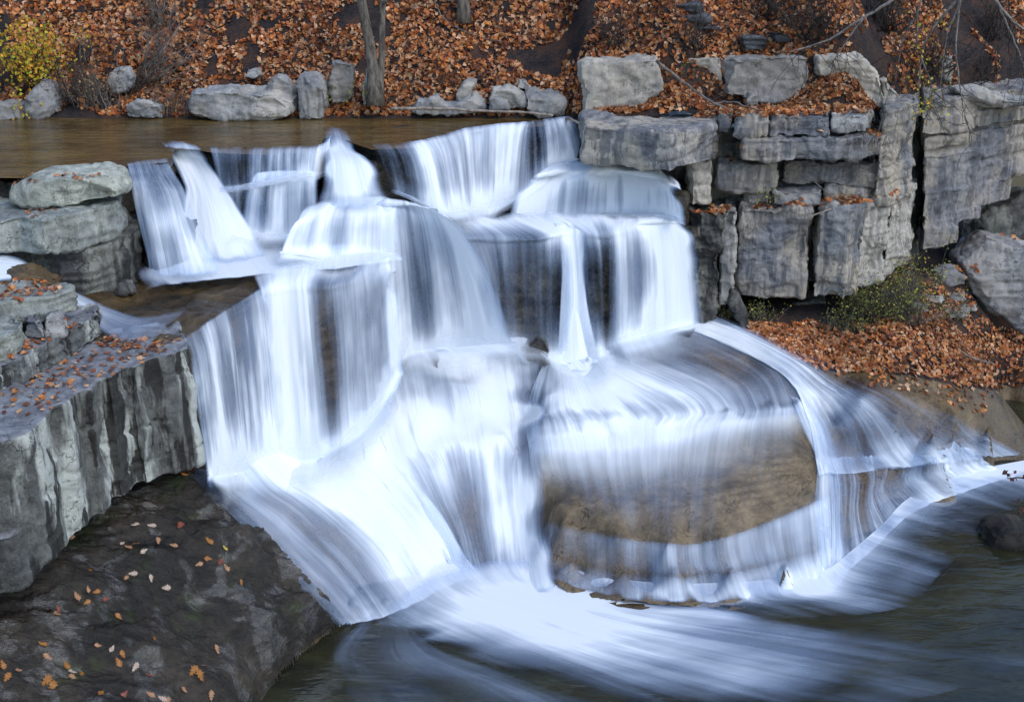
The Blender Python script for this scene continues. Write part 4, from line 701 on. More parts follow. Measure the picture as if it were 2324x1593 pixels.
over('cascade', 'wide white sheet over the right slab, thinning across the round brown dome', [[(1232, 838), (1290, 824), (1345, 815), (1425, 783), (1605, 722)], [(1215, 885), (1305, 868), (1405, 850), (1530, 815), (1710, 772)], [(1205, 932), (1320, 925), (1500, 902), (1650, 870), (1795, 835)], [(1205, 952), (1340, 953), (1540, 938), (1690, 923), (1822, 912)], [(1207, 985), (1350, 976), (1530, 961), (1690, 944), (1826, 930)], [(1212, 1015), (1360, 1002), (1525, 984), (1680, 966), (1836, 955)], [(1218, 1060), (1365, 1050), (1520, 1042), (1670, 1025), (1850, 1003)], [(1240, 1120), (1380, 1125), (1520, 1120), (1660, 1100), (1860, 1060)], [(1252, 1178), (1395, 1208), (1520, 1222), (1645, 1210), (1862, 1122)], [(1250, 1192), (1395, 1224), (1520, 1238), (1645, 1226), (1864, 1140)], [(1245, 1225), (1395, 1262), (1522, 1276), (1650, 1264), (1868, 1185)], [(1242, 1255), (1395, 1290), (1525, 1300), (1662, 1293), (1870, 1230)], [(1238, 1268), (1395, 1306), (1525, 1316), (1668, 1308), (1874, 1262)], [(1230, 1300), (1390, 1350), (1530, 1360), (1690, 1354), (1890, 1327)]],
     nu=220, nv=240, off=.035, dmap=[[1.1, 1.3, 1.2, 1.0, 1.1], [.9, 1.15, .9, .55, .95], [.55, .95, .95, .3, .6], [.35, .6, .75, .55, .35], [.75, .85, .9, .8, .6], [.95, 1.15, 1.1, .85, .2], [.3, .8, .7, .4, -.3], [-.2, .22, .32, .08, -.5], [-.35, -.15, .05, .0, .1], [.2, .4, .55, .55, .75], [.15, .3, .45, .5, .65], [.0, .1, .25, .35, .6], [.2, .4, .75, .8, .85], [.4, .65, .9, .95, 1.0]], con=2.5, cm=[.7, .8, 1, 1, 1, .35, .4, .55, .7, 1, 1, 1, .9, .7], ridge=.015, rf=3, fe=(.07, .03), eu=.02, ev=.02, cat='cascade')
over('cascade', 'white flow along the leafy bank sweeping round the right side slab to the far pool', [[(1570, 748), (1595, 732), (1620, 724), (1645, 722)], [(1668, 788), (1695, 770), (1718, 760), (1738, 758)], [(1768, 842), (1800, 826), (1828, 814), (1850, 812)], [(1812, 888), (1860, 875), (1915, 862), (1975, 848)], [(1832, 938), (1910, 915), (1995, 900), (2085, 893)], [(1848, 978), (1950, 965), (2065, 950), (2170, 943)], [(1860, 1038), (1980, 1030), (2115, 1005), (2235, 993)], [(1868, 1075), (2010, 1062), (2155, 1045), (2300, 1028)]],
     nu=110, nv=150, dmap=[[1.1, 1, .5, -.2], [1, .9, .4, -.3], [1, .8, .2, -.4], [1.1, .75, .1, -.5], [1.1, .7, .25, -.4], [.8, .25, .35, -.2], [.8, .6, .65, .2], [.8, .9, .8, .3]], con=2.6, fe=(.08, .1), off=.055, eu=.04, ev=.03, cat='cascade', ridge=.03)
over('cascade', 'narrow white slip between the dome and the right lobes', [[(1795, 905), (1822, 915), (1852, 928)], [(1815, 960), (1850, 965), (1885, 985)], [(1850, 1040), (1872, 1050), (1908, 1060)], [(1850, 1130), (1872, 1150), (1912, 1160)], [(1856, 1310), (1890, 1320), (1932, 1270)]], nu=50, nv=90, dmap=[[.3, .8, .3], [.4, 1.0, .4], [.3, .85, .3], [.3, .8, .3], [.5, .9, .6]], con=2.4, fe=(.2, .2), off=.05, eu=.12, ev=.04, cat='cascade')
over('cascade', 'small strands over the two right lobes into the pool', [[(1880, 1048), (1960, 1043), (2050, 1038), (2190, 1020)], [(1890, 1110), (1970, 1090), (2040, 1070), (2210, 1040)], [(1892, 1200), (1965, 1150), (2035, 1105), (2230, 1060)], [(1892, 1312), (1990, 1228), (2080, 1152), (2290, 1080)]], nu=110, nv=70, dmap=[[.7, .5, .5, .8], [.5, .1, .2, .8], [.6, .35, .55, 1], [1, .95, 1, 1.1]], con=3.2, fe=(.06, .06), off=.04, eu=.03, ev=.04, cat='cascade', ridge=.02)

# foam on the plunge pool
def foam(rows, z=.02, nu=80, nv=60, **k):
    k = dict(dict(fe=(.3, .3), fv=(.05, .3), con=1.9, ridge=.012, us=.5, eu=.05, ev=.04), **k)
    zs = k.pop('zs', [z] * len(rows)); return flat('foam', None, [[(a, b, zs[i]) for a, b in r] for i, r in enumerate(rows)], None, nu, nv, **k)
tag(foam([[(850, 1410), (930, 1340), (1040, 1290), (1180, 1270), (1250, 1285)], [(880, 1428), (980, 1375), (1090, 1335), (1205, 1315), (1290, 1325)], [(930, 1448), (1065, 1412), (1190, 1380), (1310, 1358), (1400, 1350)], [(1000, 1470), (1150, 1450), (1290, 1420), (1400, 1395), (1500, 1370)], [(1150, 1530), (1320, 1510), (1500, 1480), (1650, 1440), (1750, 1400)], [(1350, 1640), (1600, 1610), (1850, 1560), (2000, 1500), (2100, 1450)]], zs=[.10, .09, .08, .07, .06, .06], dmap=[[-.5, -.25, -.3, -.3, -.5], [.05, .65, .8, .75, .3], [.1, .95, 1.15, 1.05, .65], [-.05, .65, .95, .85, .5], [-.15, .3, .55, .45, .2], [-.5, -.35, -.25, -.35, -.5]], fe=(.35, .3), fv=(0, .1), nv=120, nu=110, con=2.4), 'white foam fanning out from the chute', kind='stuff')
tag(foam([[(1205, 1268), (1295, 1292), (1388, 1314), (1530, 1326), (1690, 1322), (1798, 1314), (1878, 1294), (1935, 1250), (2005, 1190), (2070, 1128), (2200, 1072), (2340, 1042)], [(1222, 1302), (1305, 1326), (1398, 1350), (1536, 1360), (1704, 1355), (1820, 1346), (1908, 1324), (1965, 1262), (2035, 1200), (2105, 1137), (2235, 1080), (2370, 1050)], [(1270, 1330), (1350, 1350), (1440, 1370), (1590, 1378), (1770, 1372), (1890, 1362), (1975, 1340), (2035, 1280), (2100, 1218), (2170, 1155), (2290, 1098), (2420, 1068)], [(1330, 1362), (1420, 1378), (1520, 1395), (1680, 1402), (1860, 1398), (1990, 1386), (2070, 1362), (2120, 1305), (2185, 1243), (2250, 1180), (2350, 1122), (2470, 1088)]], z=.05, nu=220, nv=60, dmap=[[1.2, 1.0, .8, .8, .9, 1, 1.05, .9, .8, 1.0, 1.3, 1.3], [.95, .8, .6, .6, .75, .85, .9, .7, .6, .8, 1.1, 1.1], [.3, .25, .1, .1, .25, .35, .35, .2, .1, .25, .5, .5], [-.2, -.2, -.3, -.3, -.2, -.1, -.1, -.3, -.3, -.2, 0, 0]], fe=(.03, .03), fv=(0, .1), eu=.01, ev=.02, con=2.6), 'white foam edging the dome', kind='stuff')
tag(foam([[(1080, 1440), (1300, 1400), (1500, 1375)], [(1400, 1530), (1650, 1470), (1850, 1400)], [(1800, 1640), (2100, 1560), (2400, 1480)]], z=.015, du=(.1, .35, .1), dv=(.6, .5, -.3), con=2.2, fe=(.5, .5), fv=(.4, .3)), 'thin drifting foam streaks on the pool', kind='stuff')
tag(foam([[(800, 1420), (880, 1420), (960, 1440)], [(740, 1480), (880, 1490), (1040, 1480)], [(760, 1560), (980, 1570), (1300, 1560)], [(820, 1640), (1060, 1650), (1500, 1640)]], z=.018, du=(.15, .3, .1), dv=(.9, .7, .5, .2), con=2.2, fe=(.3, .35)), 'thin foam traces beside the wet slab', kind='stuff')

# ------------------------------------------------------------------ leaves
PAL = np.array([(.36, .11, .032), (.48, .175, .05), (.54, .25, .09), (.56, .35, .21), (.16, .055, .026), (.24, .085, .04), (.56, .37, .25), (.09, .04, .026)])
PW = np.array([.17, .17, .15, .15, .12, .10, .09, .06])
SH = np.array([(0, -.5, 0), (.24, -.22, .06), (.34, .12, .10), (.1, .2, .02), (0, .52, .05), (-.1, .2, .02), (-.34, .12, .10), (-.24, -.22, .06)])
SF = [(0, 1, 2, 3), (0, 3, 4, 5), (0, 5, 6, 7)]
def rot(yaw, pitch, roll):
    cy, sy, cp_, sp, cr, sr = np.cos(yaw), np.sin(yaw), np.cos(pitch), np.sin(pitch), np.cos(roll), np.sin(roll)
    z = np.zeros_like(yaw); o = z + 1
    Rz = np.stack([cy, -sy, z, sy, cy, z, z, z, o], -1).reshape(-1, 3, 3); Rx = np.stack([o, z, z, z, cp_, -sp, z, sp, cp_], -1).reshape(-1, 3, 3); Ry = np.stack([cr, z, sr, z, o, z, -sr, z, cr], -1).reshape(-1, 3, 3)
    return Rz @ Rx @ Ry
def leaves(name, pos, nrm, size, tilt=.5, pal=PAL, pw=PW, flat_=0):
    n = len(pos); yaw = RNG.uniform(0, 6.283, n); Rm = rot(yaw, RNG.normal(0, tilt, n), RNG.normal(0, tilt, n))
    s = RNG.uniform(size[0], size[1], n)[:, None, None]; curl = RNG.uniform(-.5, 1.8, n)[:, None]
    sh = np.broadcast_to(SH, (n, 8, 3)).copy(); sh[:, :, 2] *= curl; v = np.einsum('nij,nkj->nki', Rm, sh * s)
    # lay on the surface normal
    nz = nrm / np.linalg.norm(nrm, axis=1, keepdims=True); tx = np.cross(np.array([0, 1, 0.0]), nz); tx /= np.linalg.norm(tx, axis=1, keepdims=True) + 1e-9; ty = np.cross(nz, tx)
    B = np.stack([tx, ty, nz], -1); v = np.einsum('nij,nkj->nki', B, v) + pos[:, None] + nz[:, None] * .02
    f = (np.array(SF)[None] + (np.arange(n) * 8)[:, None, None]).reshape(-1, 4)
    o = mesh(name, v.reshape(-1, 3), f, M['leaf'], smooth=False)
    c = np.array([1.16, 1.1, 1.0]) * pal[RNG.choice(len(pal), n, p=pw / pw.sum())] * RNG.uniform(.6, 1.3, (n, 1)) * (1 + .55 * fbm(pos * np.array([1.1, 1.1, 1.1]), 333, 3))[:, None]; c = np.repeat(np.c_[c, np.ones(n)], 8, 0)
    a = o.data.attributes.new('col', 'FLOAT_COLOR', 'POINT'); a.data.foreach_set('color', c.ravel().astype(np.float32))
    return o
# hillside litter
n = 88000; x = RNG.uniform(-11.5, 12.5, n); y = 20.6 + 6.2 * RNG.uniform(0, 1, n) ** 1.15
pp = np.stack([x, y, 0 * x], -1); keep = fbm(pp * np.array([.8, .8, 1]) + 3, 91, 3) + .35 * vnoise(pp * 3, 5) > -.40 + .42 * np.clip((x - 4.8) / 2, 0, 1)
x, y = x[keep], y[keep]; z = hill(x, y); k2 = (z > 5.02) & ((x < .95) | (y > 20.6 + np.clip((x - 5.9) / .6, 0, 1) * .75 + np.clip(x - 6.5, 0, 9) * .6)); x, y, z = x[k2], y[k2], z[k2]
e = .06; nrm = np.stack([-(hill(x + e, y) - z) / e, -(hill(x, y + e) - z) / e, np.ones_like(x)], -1)
tag(leaves('leaf_litter', np.stack([x, y, z], -1), nrm, (.06, .145), .6), 'rust brown fallen leaves covering the far bank', kind='stuff')
# drop leaves on ledge tops and the right bank
bpy.context.view_layer.update()
tv, tf = [], []
for o in ROCKS + [o_bank, o_bed, o_slab, o_dome, o_hill]:
    m_ = o.data; nvv = len(m_.vertices); c = np.empty(nvv * 3); m_.vertices.foreach_get('co', c); b = len(tv); tv += c.reshape(-1, 3).tolist(); tf += [tuple(i + b for i in p.vertices) for p in m_.polygons]
BVH = BVHTree.FromPolygons(tv, tf)
def drop(poly, zref, n, ztol=.6, nzmin=.55, pad=.35):
    P = np.array(PZ(zref, poly)); lo, hi = P.min(0) - pad, P.max(0) + pad; ps, ns = [], []
    for _ in range(n * 8):
        if len(ps) >= n: break
        a = RNG.uniform(lo[0], hi[0]); b = RNG.uniform(lo[1], hi[1])
        h, nr, i, dd = BVH.ray_cast(Vector((a, b, zref + ztol)), Vector((0, 0, -1)), ztol * 2)
        if h is None or nr.z < nzmin or not inpoly(*to_px(np.array(h)), poly): continue
        ps.append(tuple(h)); ns.append(tuple(nr))
    return ps, ns
def litter(label, specs, size=(.07, .14), tilt=.45, **k):
    P, N_ = [], []
    for s in specs:
        a, b = drop(*s); P += a; N_ += b
    return tag(leaves('leaf_litter', np.array(P), np.array(N_), size, tilt, **k), label, kind='stuff')
litter('fallen leaves on the shelves of the right ledge', [
    ([(1490, 262), (1640, 268), (1985, 258), (1960, 215), (1700, 225), (1500, 225)], 5.4, 1500), ([(1860, 300), (2010, 312), (2000, 285), (1880, 285)], 5.0, 120),
    ([(1570, 490), (1650, 490), (1660, 462), (1570, 458)], 3.85, 160), ([(1715, 440), (1870, 440), (1870, 405), (1740, 405)], 4.1, 220), ([(1690, 478), (2080, 455), (2080, 430), (1700, 460)], 3.9, 260), ([(1632, 372), (1700, 372), (1700, 300), (1632, 300)], 4.5, 60),
    ([(2200, 600), (2330, 600), (2324, 380), (2260, 420)], 3.2, 200, 2), ([(2280, 590), (2420, 600), (2420, 560), (2290, 560)], 2.8, 60, .8)])
litter('fallen leaves covering the right bank under the ledge', [
    ([(1640, 718), (1700, 745), (1800, 800), (1850, 828), (1900, 836), (2080, 850), (2180, 872), (2260, 880), (2330, 860), (2340, 760), (2180, 700), (1900, 730), (1700, 712)], 1.6, 3200, 1.2), ([(1640, 722), (1750, 790), (1850, 840), (2000, 850), (2000, 800), (1800, 730)], 1.8, 900, 1.0), ([(2150, 750), (2400, 760), (2420, 870), (2270, 880), (2180, 860)], .8, 1300, 1.2, .15, .9), ([(2090, 720), (2220, 720), (2220, 600), (2090, 600)], 2.0, 500, 1.0, .3, .6), ([(1850, 832), (2080, 855), (2262, 890), (2255, 950), (2100, 900), (1900, 865)], 1.2, 170, .8), ([(2150, 700), (2330, 760), (2330, 800), (2200, 800)], 1.2, 500, 1.2, .15, .9)], (.06, .12))
litter('scattered wet leaves on top of the left ledges', [
    ([(0, 960), (120, 930), (380, 800), (430, 765), (240, 770), (0, 900)], 3.7, 210), ([(200, 790), (330, 795), (400, 775), (250, 762)], 3.7, 60), ([(0, 700), (160, 660), (150, 630), (0, 635)], 4.25, 130), ([(0, 430), (230, 410), (230, 395), (0, 395)], 5.1, 70), ([(60, 500), (130, 480), (130, 465), (60, 470)], 4.74, 40), ([(0, 830), (200, 740), (150, 720), (0, 790)], 4.0, 120)], (.05, .1), .25)
# single leaves on the wet slab
OAK = [(0, -.62), (.035, -.45), (.16, -.36), (.10, -.24), (.27, -.12), (.15, -.02), (.36, .12), (.19, .19), (.25, .36), (.09, .38), (0, .56)]
OAK = OAK + [(-a, b) for a, b in OAK[-2:0:-1]]
def oak(name):
    v = [(0, 0, .0)] + [(a, b, .35 * a * a + .06 * math.sin(5 * b)) for a, b in OAK]; m_ = len(OAK)
    o = mesh(name, v, [(0, 1 + i, 1 + (i + 1) % m_) for i in range(m_)], None, smooth=True); return o
def solid(name, c, r=.55):
    t = NT(name); n = t.noise(t.pos(), 45, 3); cc = t.mix(t.sm(n, .3, .7), tuple(v * .6 for v in c), c); return t.done(t.principled(cc, r, t.bump(n, .3, .01), .4).outputs[0])
LM = [solid('tan_leaf', (.36, .19, .10)), solid('pale_leaf', (.46, .35, .28)), solid('orange_leaf', (.32, .13, .025)), solid('red_brown_leaf', (.22, .06, .035)), solid('yellow_leaf', (.5, .38, .07))]
LN = ['tan', 'pale pinkish', 'orange', 'red brown', 'yellowish']
leafpx = [(835, 595), (855, 695), (895, 685), (830, 835), (700, 830), (480, 850), (450, 860), (540, 822), (625, 820), (395, 878), (590, 895), (625, 883), (727, 885), (800, 915), (663, 945), (965, 915), (1035, 935), (955, 960), (915, 990), (1015, 985), (1040, 1010), (345, 958), (410, 972), (290, 1015), (690, 1028), (760, 1068), (1105, 1065), (400, 1062), (440, 1075), (350, 1090), (395, 1115), (480, 1098), (265, 1158), (225, 1172), (260, 1195), (540, 1175), (703, 1288), (195, 1328), (445, 1320), (540, 1378), (560, 1350), (510, 1330), (215, 1378), (300, 1400), (325, 1418), (370, 1430), (330, 1458), (210, 1490), (240, 1515), (85, 1458), (35, 1495), (15, 1435), (100, 1245), (70, 1155), (615, 1410), (680, 1440), (885, 1440), (915, 1470), (840, 1510), (565, 1525), (685, 1530), (740, 1550), (765, 1555), (460, 1540), (930, 1400), (990, 1320), (120, 1055), (965, 1540), (915, 560), (835, 665), (870, 705), (560, 870), (610, 1000), (575, 1010)]
ptype = {}
for i, (a, b) in enumerate(leafpx):
    px, py = a * .495, 804.5 + b * .495
    k = {4: 1, 14: 1, 24: 1, 41: 1, 44: 1, 16: 4, 17: 2, 39: 2, 40: 2, 59: 3, 58: 0, 55: 3, 35: 2}.get(i, int(RNG.choice([0, 0, 0, 1, 2, 2, 3])))
    if k not in ptype: o = oak('fallen_leaf'); o.data.materials.append(LM[k]); ptype[k] = o
    else: o = ptype[k].copy(); COL.objects.link(o)
    h = hit([px], [py], 0)[0]; hh, nr, _, _ = BVH.ray_cast(Vector((h[0], h[1], h[2] + .5)), Vector((0, 0, -1)), 2)
    if hh is None: hh, nr = Vector(h), Vector((0, 0, 1))
    s = (.135 if i in (0, 1, 2, 3, 15, 21, 56, 57, 47, 48) else .095) * RNG.uniform(.8, 1.2); o.scale = (s, s, s)
    o.rotation_mode = 'QUATERNION'; qn = Vector((0, 0, 1)).rotation_difference(nr)
    from mathutils import Quaternion
    o.rotation_quaternion = qn @ Quaternion((0, 0, 1), RNG.uniform(0, 6.28)); o.location = hh + nr * .012
    tag(o, f'{LN[k]} fallen oak leaf lying on the dark wet slab', 'leaf', 'single leaves on the wet slab')

# ------------------------------------------------------------------ plants
def tubes(paths, sides=6):
    v, f = [], []
    for pts, rad in paths:
        pts = np.asarray(pts, float); b = len(v); n_ = len(pts)
        for i in range(n_):
            d = pts[min(i + 1, n_ - 1)] - pts[max(i - 1, 0)]; d /= np.linalg.norm(d) + 1e-9
            a = np.cross(d, (0, .3, .95) if abs(d[2]) < .9 else (1, 0, 0)); a /= np.linalg.norm(a) + 1e-9; c = np.cross(d, a)
            for k in range(sides):
                t = 6.2832 * k / sides; v.append(tuple(pts[i] + rad[i] * (a * math.cos(t) + c * math.sin(t))))
        for i in range(n_ - 1):
            for k in range(sides):
                f.append((b + i * sides + k, b + i * sides + (k + 1) % sides, b + (i + 1) * sides + (k + 1) % sides, b + (i + 1) * sides + k))
        f.append(tuple(b + k for k in range(sides))[::-1]); f.append(tuple(b + (n_ - 1) * sides + k for k in range(sides)))
    return v, f
def path(p0, p1, r0, r1, n_=8, wob=.05, sag=0.0, rs=RNG):
    p0, p1 = np.array(p0, float), np.array(p1, float); t = np.linspace(0, 1, n_)[:, None]; L = np.linalg.norm(p1 - p0)
    w = np.cumsum(rs.normal(0, wob * L / n_, (n_, 3)), 0); w -= w[0]; w -= t * w[-1] * .6
    p = p0 + (p1 - p0) * t + w; p[:, 2] -= sag * L * 4 * (t * (1 - t))[:, 0]
    return p, np.linspace(r0, r1, n_)
def shoots(base, n_, L, spread, r, rs, lean=(0, 0, 1), sub=3, droop=0.0):
    out, tips = [], []
    for i in range(n_):
        d = np.array(lean, float) + rs.normal(0, spread, 3); d /= np.linalg.norm(d); l = L * rs.uniform(.5, 1.1)
        b = np.array(base) + rs.normal(0, .05, 3) * np.array([3, 1, .2])
        p, ra = path(b, b + d * l, r, r * .3, 7, .25, -droop, rs); p[:, 2] -= droop * l * np.linspace(0, 1, 7) ** 2; out.append((p, ra)); tips.append(p[-1])
        for _ in range(sub):
            k = rs.integers(2, 6); d2 = d + rs.normal(0, .55, 3); d2 /= np.linalg.norm(d2); q_, r_ = path(p[k], p[k] + d2 * l * rs.uniform(.2, .5), r * .5, r * .2, 5, .3, 0, rs); q_[:, 2] -= droop * l * .4 * np.linspace(0, 1, 5) ** 2; out.append((q_, r_)); tips += [q_[-1], q_[2]]
    return out, tips
def sprig(name, pos, size, pal, parent):
    pos = np.array(pos); o = leaves(name, pos, np.tile([0, -.5, .8], (len(pos), 1)) + RNG.normal(0, .5, (len(pos), 3)), size, .8, np.array(pal), np.ones(len(pal))); local(o, parent); return o
def shrub(name, label, px, py, n_, L, spread, r, mat, cat='shrub', lean=(0, 0, 1), d=None, sub=3, droop=0, seed=0, lf=None, group=None):
    rs = np.random.default_rng(seed)
    if d is None:
        p = None
        for Dk in np.arange(19.9, 27, .02):
            w = WD(px, py, Dk)
            if w[2] <= hill(np.array([w[0]]), np.array([w[1]]))[0] + .01: p = w; break
        if p is None: p = WD(px, py, 22.)
    elif d == 'bank': p = hit([px], [py], 0)[0]
    else: p = WD(px, py, d)
    root = empty(name, p); tag(root, label, cat, group)
    P, tips = shoots(p, n_, L, spread, r * 1.5, rs, lean, sub, droop); v, f = tubes(P, 5)
    st = mesh('stems', v, f, mat); local(st, root)
    if lf:
        cnt, size, pal, jit = lf; base = np.array(tips)[rs.integers(0, len(tips), cnt)] + rs.normal(0, jit, (cnt, 3)); sprig('foliage', base, size, pal, root)
    return root
YEL = [(.55, .42, .03), (.62, .36, .03), (.42, .42, .05), (.3, .36, .05), (.6, .28, .03)]
GRN = [(.09, .13, .03), (.15, .19, .045), (.22, .24, .06), (.06, .09, .03), (.3, .28, .07)]
BRN = [(.17, .10, .05), (.24, .16, .08), (.11, .07, .04), (.3, .22, .12)]
shrub('bush', 'bright yellow leafed bush at the left of the far bank', 75, 200, 34, 1.0, .6, .008, M['dtwig'], 'bush', seed=1, lf=(1500, (.05, .09), YEL, .13))
shrub('bush', 'sparse yellow sapling behind the bright yellow bush', 195, 140, 6, .75, .25, .007, M['twig'], 'bush', seed=2, lf=(70, (.04, .07), YEL, .06))
for i, (a, b, L, lb) in enumerate([(160, 240, .9, 'tall dark dry weeds beside the yellow bush'), (205, 245, .7, 'tan dry weeds with seed heads near the low flat boulder'), (240, 250, .6, 'short dry weeds left of the low flat boulder'), (395, 265, .45, 'dry grass tuft between the flat and long boulders')]):
    shrub('dry_weeds', lb, a, b, 22, L, .22, .006, M['dtwig'] if i == 0 else M['twig'], 'weeds', seed=10 + i, lf=(150, (.03, .06), BRN, .06))
shrub('bare_shrub', 'bare grey brush with a thick leaning stem above the low flat boulder', 330, 190, 26, 1.5, .35, .008, M['twig'], 'shrub', (.45, 0, .8), seed=20, sub=5)
shrub('bare_shrub', 'fine dark brush sweeping down behind the low flat boulder', 300, 215, 26, .8, .5, .006, M['dtwig'], 'shrub', (.3, -.2, .4), seed=21, sub=4)
shrub('bare_shrub', 'bare upright brush at the top left of the bank', 360, 60, 24, 1.2, .3, .007, M['twig'], 'shrub', seed=22, sub=5)
shrub('bare_shrub', 'fine bare brush above the large pale block', 1400, 110, 22, .9, .4, .006, M['dtwig'], 'shrub', seed=23, sub=4)
shrub('bare_shrub', 'dark tangled brush above the half buried tan block', 1560, 110, 26, .8, .5, .007, M['dtwig'], 'shrub', seed=24, sub=4)
shrub('bare_shrub', 'tangled bare brush above the sloping pale slab', 1850, 90, 34, 1.0, .55, .007, M['dtwig'], 'shrub', seed=25, sub=5)
shrub('bare_shrub', 'dark tangled brush at the top right under the hanging branches', 2010, 70, 44, 1.0, .6, .009, M['dtwig'], 'shrub', seed=26, sub=5)
shrub('bare_shrub', 'dark tangled brush at the right edge of the bank', 2250, 90, 34, .9, .6, .008, M['dtwig'], 'shrub', seed=27, sub=5)
shrub('bare_shrub', 'dark twig tangle at the very top of the bank right of the shale outcrop', 1750, 40, 34, 1.0, .6, .008, M['dtwig'], 'shrub', seed=47, sub=5)
shrub('bare_shrub', 'dark twig tangle right above the crack in the cliff', 2110, 170, 34, .9, .6, .008, M['dtwig'], 'shrub', seed=48, sub=5)
shrub('bare_shrub', 'dark twig tangle above the weathered overhanging stone', 2230, 190, 30, .8, .7, .007, M['dtwig'], 'shrub', seed=49, sub=5)
shrub('bare_shrub', 'thin bare sprouts growing from the second ledge layer', 1960, 330, 14, .5, .5, .004, M['twig'], 'shrub', (0, -.4, .1), d=19.4, seed=28, sub=3, droop=.5)
shrub('seedling', 'small green seedlings on the standing tan slab', 785, 232, 10, .3, .4, .003, M['twig'], 'plant', d=21.35, seed=31, lf=(60, (.03, .06), GRN, .05))
shrub('seedling', 'yellow green sprig on the thin bluish slab', 1730, 466, 8, .3, .3, .003, M['twig'], 'plant', d=19.55, seed=32, lf=(60, (.03, .05), YEL[2:4] + GRN[:2], .04))
shrub('seedling', 'tiny green sprig on the leafy slope behind the leaning pole', 1545, 180, 5, .25, .3, .003, M['twig'], 'plant', d=21.1, seed=33, lf=(20, (.05, .08), GRN, .04))
shrub('plant', 'tall feathery yellow green plant at the right of the green clump', 2060, 735, 46, 1.05, .32, .005, M['twig'], 'plant', d='bank', seed=40, lf=(1100, (.03, .055), GRN + YEL[2:4], .07))
shrub('plant', 'bushy green plant in the shade under the lower right blocks', 1965, 735, 46, .7, .45, .005, M['dtwig'], 'plant', d='bank', seed=41, lf=(1000, (.03, .055), GRN, .08))
shrub('plant', 'low green plant on the leaves before the dark mossy boulder', 1920, 752, 26, .4, .5, .004, M['twig'], 'plant', d='bank', seed=42, lf=(380, (.025, .05), GRN, .05))
shrub('plant', 'thin yellow plant reaching up by the crack in the cliff', 2045, 660, 14, .6, .3, .004, M['twig'], 'plant', (.2, 0, 1), d='bank', seed=43, lf=(150, (.03, .05), YEL, .05))
shrub('plant', 'small green tuft on the right bank below the flat bluish stone', 2150, 735, 22, .35, .4, .004, M['twig'], 'plant', d='bank', seed=44, lf=(220, (.03, .05), GRN, .05))
shrub('plant', 'small green tuft at the foot of the mossy wet block', 1640, 722, 22, .3, .4, .004, M['twig'], 'plant', d='bank', seed=45, lf=(200, (.03, .05), GRN, .05))
shrub('plant', 'green tuft beside the dark leaning slab', 1735, 730, 22, .32, .45, .004, M['twig'], 'plant', d='bank', seed=46, lf=(200, (.03, .05), GRN, .05))
# the twin trunked tree
tp = WD(852, 235, 21.25); tree = tag(empty('tree', tp), 'bare twin trunked tree growing at the far water edge', 'tree')
v, f = tubes([(np.array([WD(850, 240, 21.25), WD(848, 195, 21.3), WD(846, 150, 21.35), WD(838, 95, 21.4), WD(828, 45, 21.4), WD(820, 0, 21.4), WD(810, -80, 21.4), WD(800, -260, 21.5)]), [.15, .115, .10, .09, .085, .08, .075, .06])], 10); local(mesh('trunk', v, f, M['bark']), tree)
v, f = tubes([(np.array([WD(858, 240, 21.28), WD(862, 190, 21.35), WD(867, 120, 21.4), WD(867, 50, 21.45), WD(869, 0, 21.5), WD(880, -90, 21.5), WD(885, -260, 21.6)]), [.13, .075, .06, .055, .055, .05, .04])], 10); local(mesh('trunk', v, f, M['bark']), tree)
rs = np.random.default_rng(5); br = []
for a, b, a2, b2 in [(822, 8, 780, -5), (868, 8, 905, -20), (870, -30, 960, -140), (815, -60, 700, -200), (805, -180, 720, -330), (884, -180, 980, -330)]:
    br.append(path(WD(a, b, 21.4), WD(a2, b2, 21.3), .03, .01, 7, .15, 0, rs))
v, f = tubes(br, 6); local(mesh('branches', v, f, M['bark']), tree)
tp = WD(1052, 40, 23.2); t2 = tag(empty('tree', tp), 'short thick grey trunk at the top middle of the bank', 'tree')
v, f = tubes([(np.array([WD(1054, 52, 23.2), WD(1052, 25, 23.2), WD(1052, 0, 23.2), WD(1050, -120, 23.3), WD(1046, -300, 23.4)]), [.16, .125, .115, .11, .09])], 10); local(mesh('trunk', v, f, M['bark']), t2)
v, f = tubes([path(WD(1046, -280, 23.4), WD(1120, -420, 23), .05, .02, 6, .1, 0, rs), path(WD(1048, -240, 23.4), WD(960, -380, 23), .05, .02, 6, .1, 0, rs)], 6); local(mesh('branches', v, f, M['bark']), t2)
# sticks
def stick(name, label, segs, mat='drift', cat='branch', group=None):
    paths_ = []
    for pts, r0, r1 in segs:
        p = np.array([WD(q_[0], q_[1], q_[2] if q_[2] else hillD(q_[0], q_[1]) - .05) for q_ in pts]); p = resamp(p, max(12, len(p) * 4)); p += RNG.normal(0, .006, p.shape); paths_.append((p, np.linspace(r0, r1, len(p)) * (2.0 if name == 'stem' else 1)))
    v, f = tubes(paths_, 7); return tag(mesh(name, v, f, M[mat]), label, cat, group)
stick('driftwood_pole', 'long pale driftwood pole lying along the far water edge', [([(888, 247, 21.0), (980, 246, 21.0), (1080, 251, 20.95), (1180, 254, 20.95), (1255, 262, 20.9)], .03, .018)], cat='driftwood')
stick('driftwood_stick', 'short broken stick lodged at the right end of the rim', [([(1285, 268, 20.9), (1310, 277, 20.4), (1345, 284, 20.2)], .025, .015), ([(1335, 262, 20.4), (1337, 275, 20.3), (1342, 292, 20.1)], .012, .012)], cat='driftwood')
stick('fallen_pole', 'grey pole leaning from the half buried block down to the leafy shelf', [([(1488, 138, 20.85), (1550, 185, 20.65), (1610, 228, 20.3), (1660, 252, 20.0)], .026, .02), ([(1620, 234, 20.25), (1665, 232, 20.15), (1720, 250, 19.95), (1780, 262, 19.8)], .014, .008)], 'twig', 'pole')
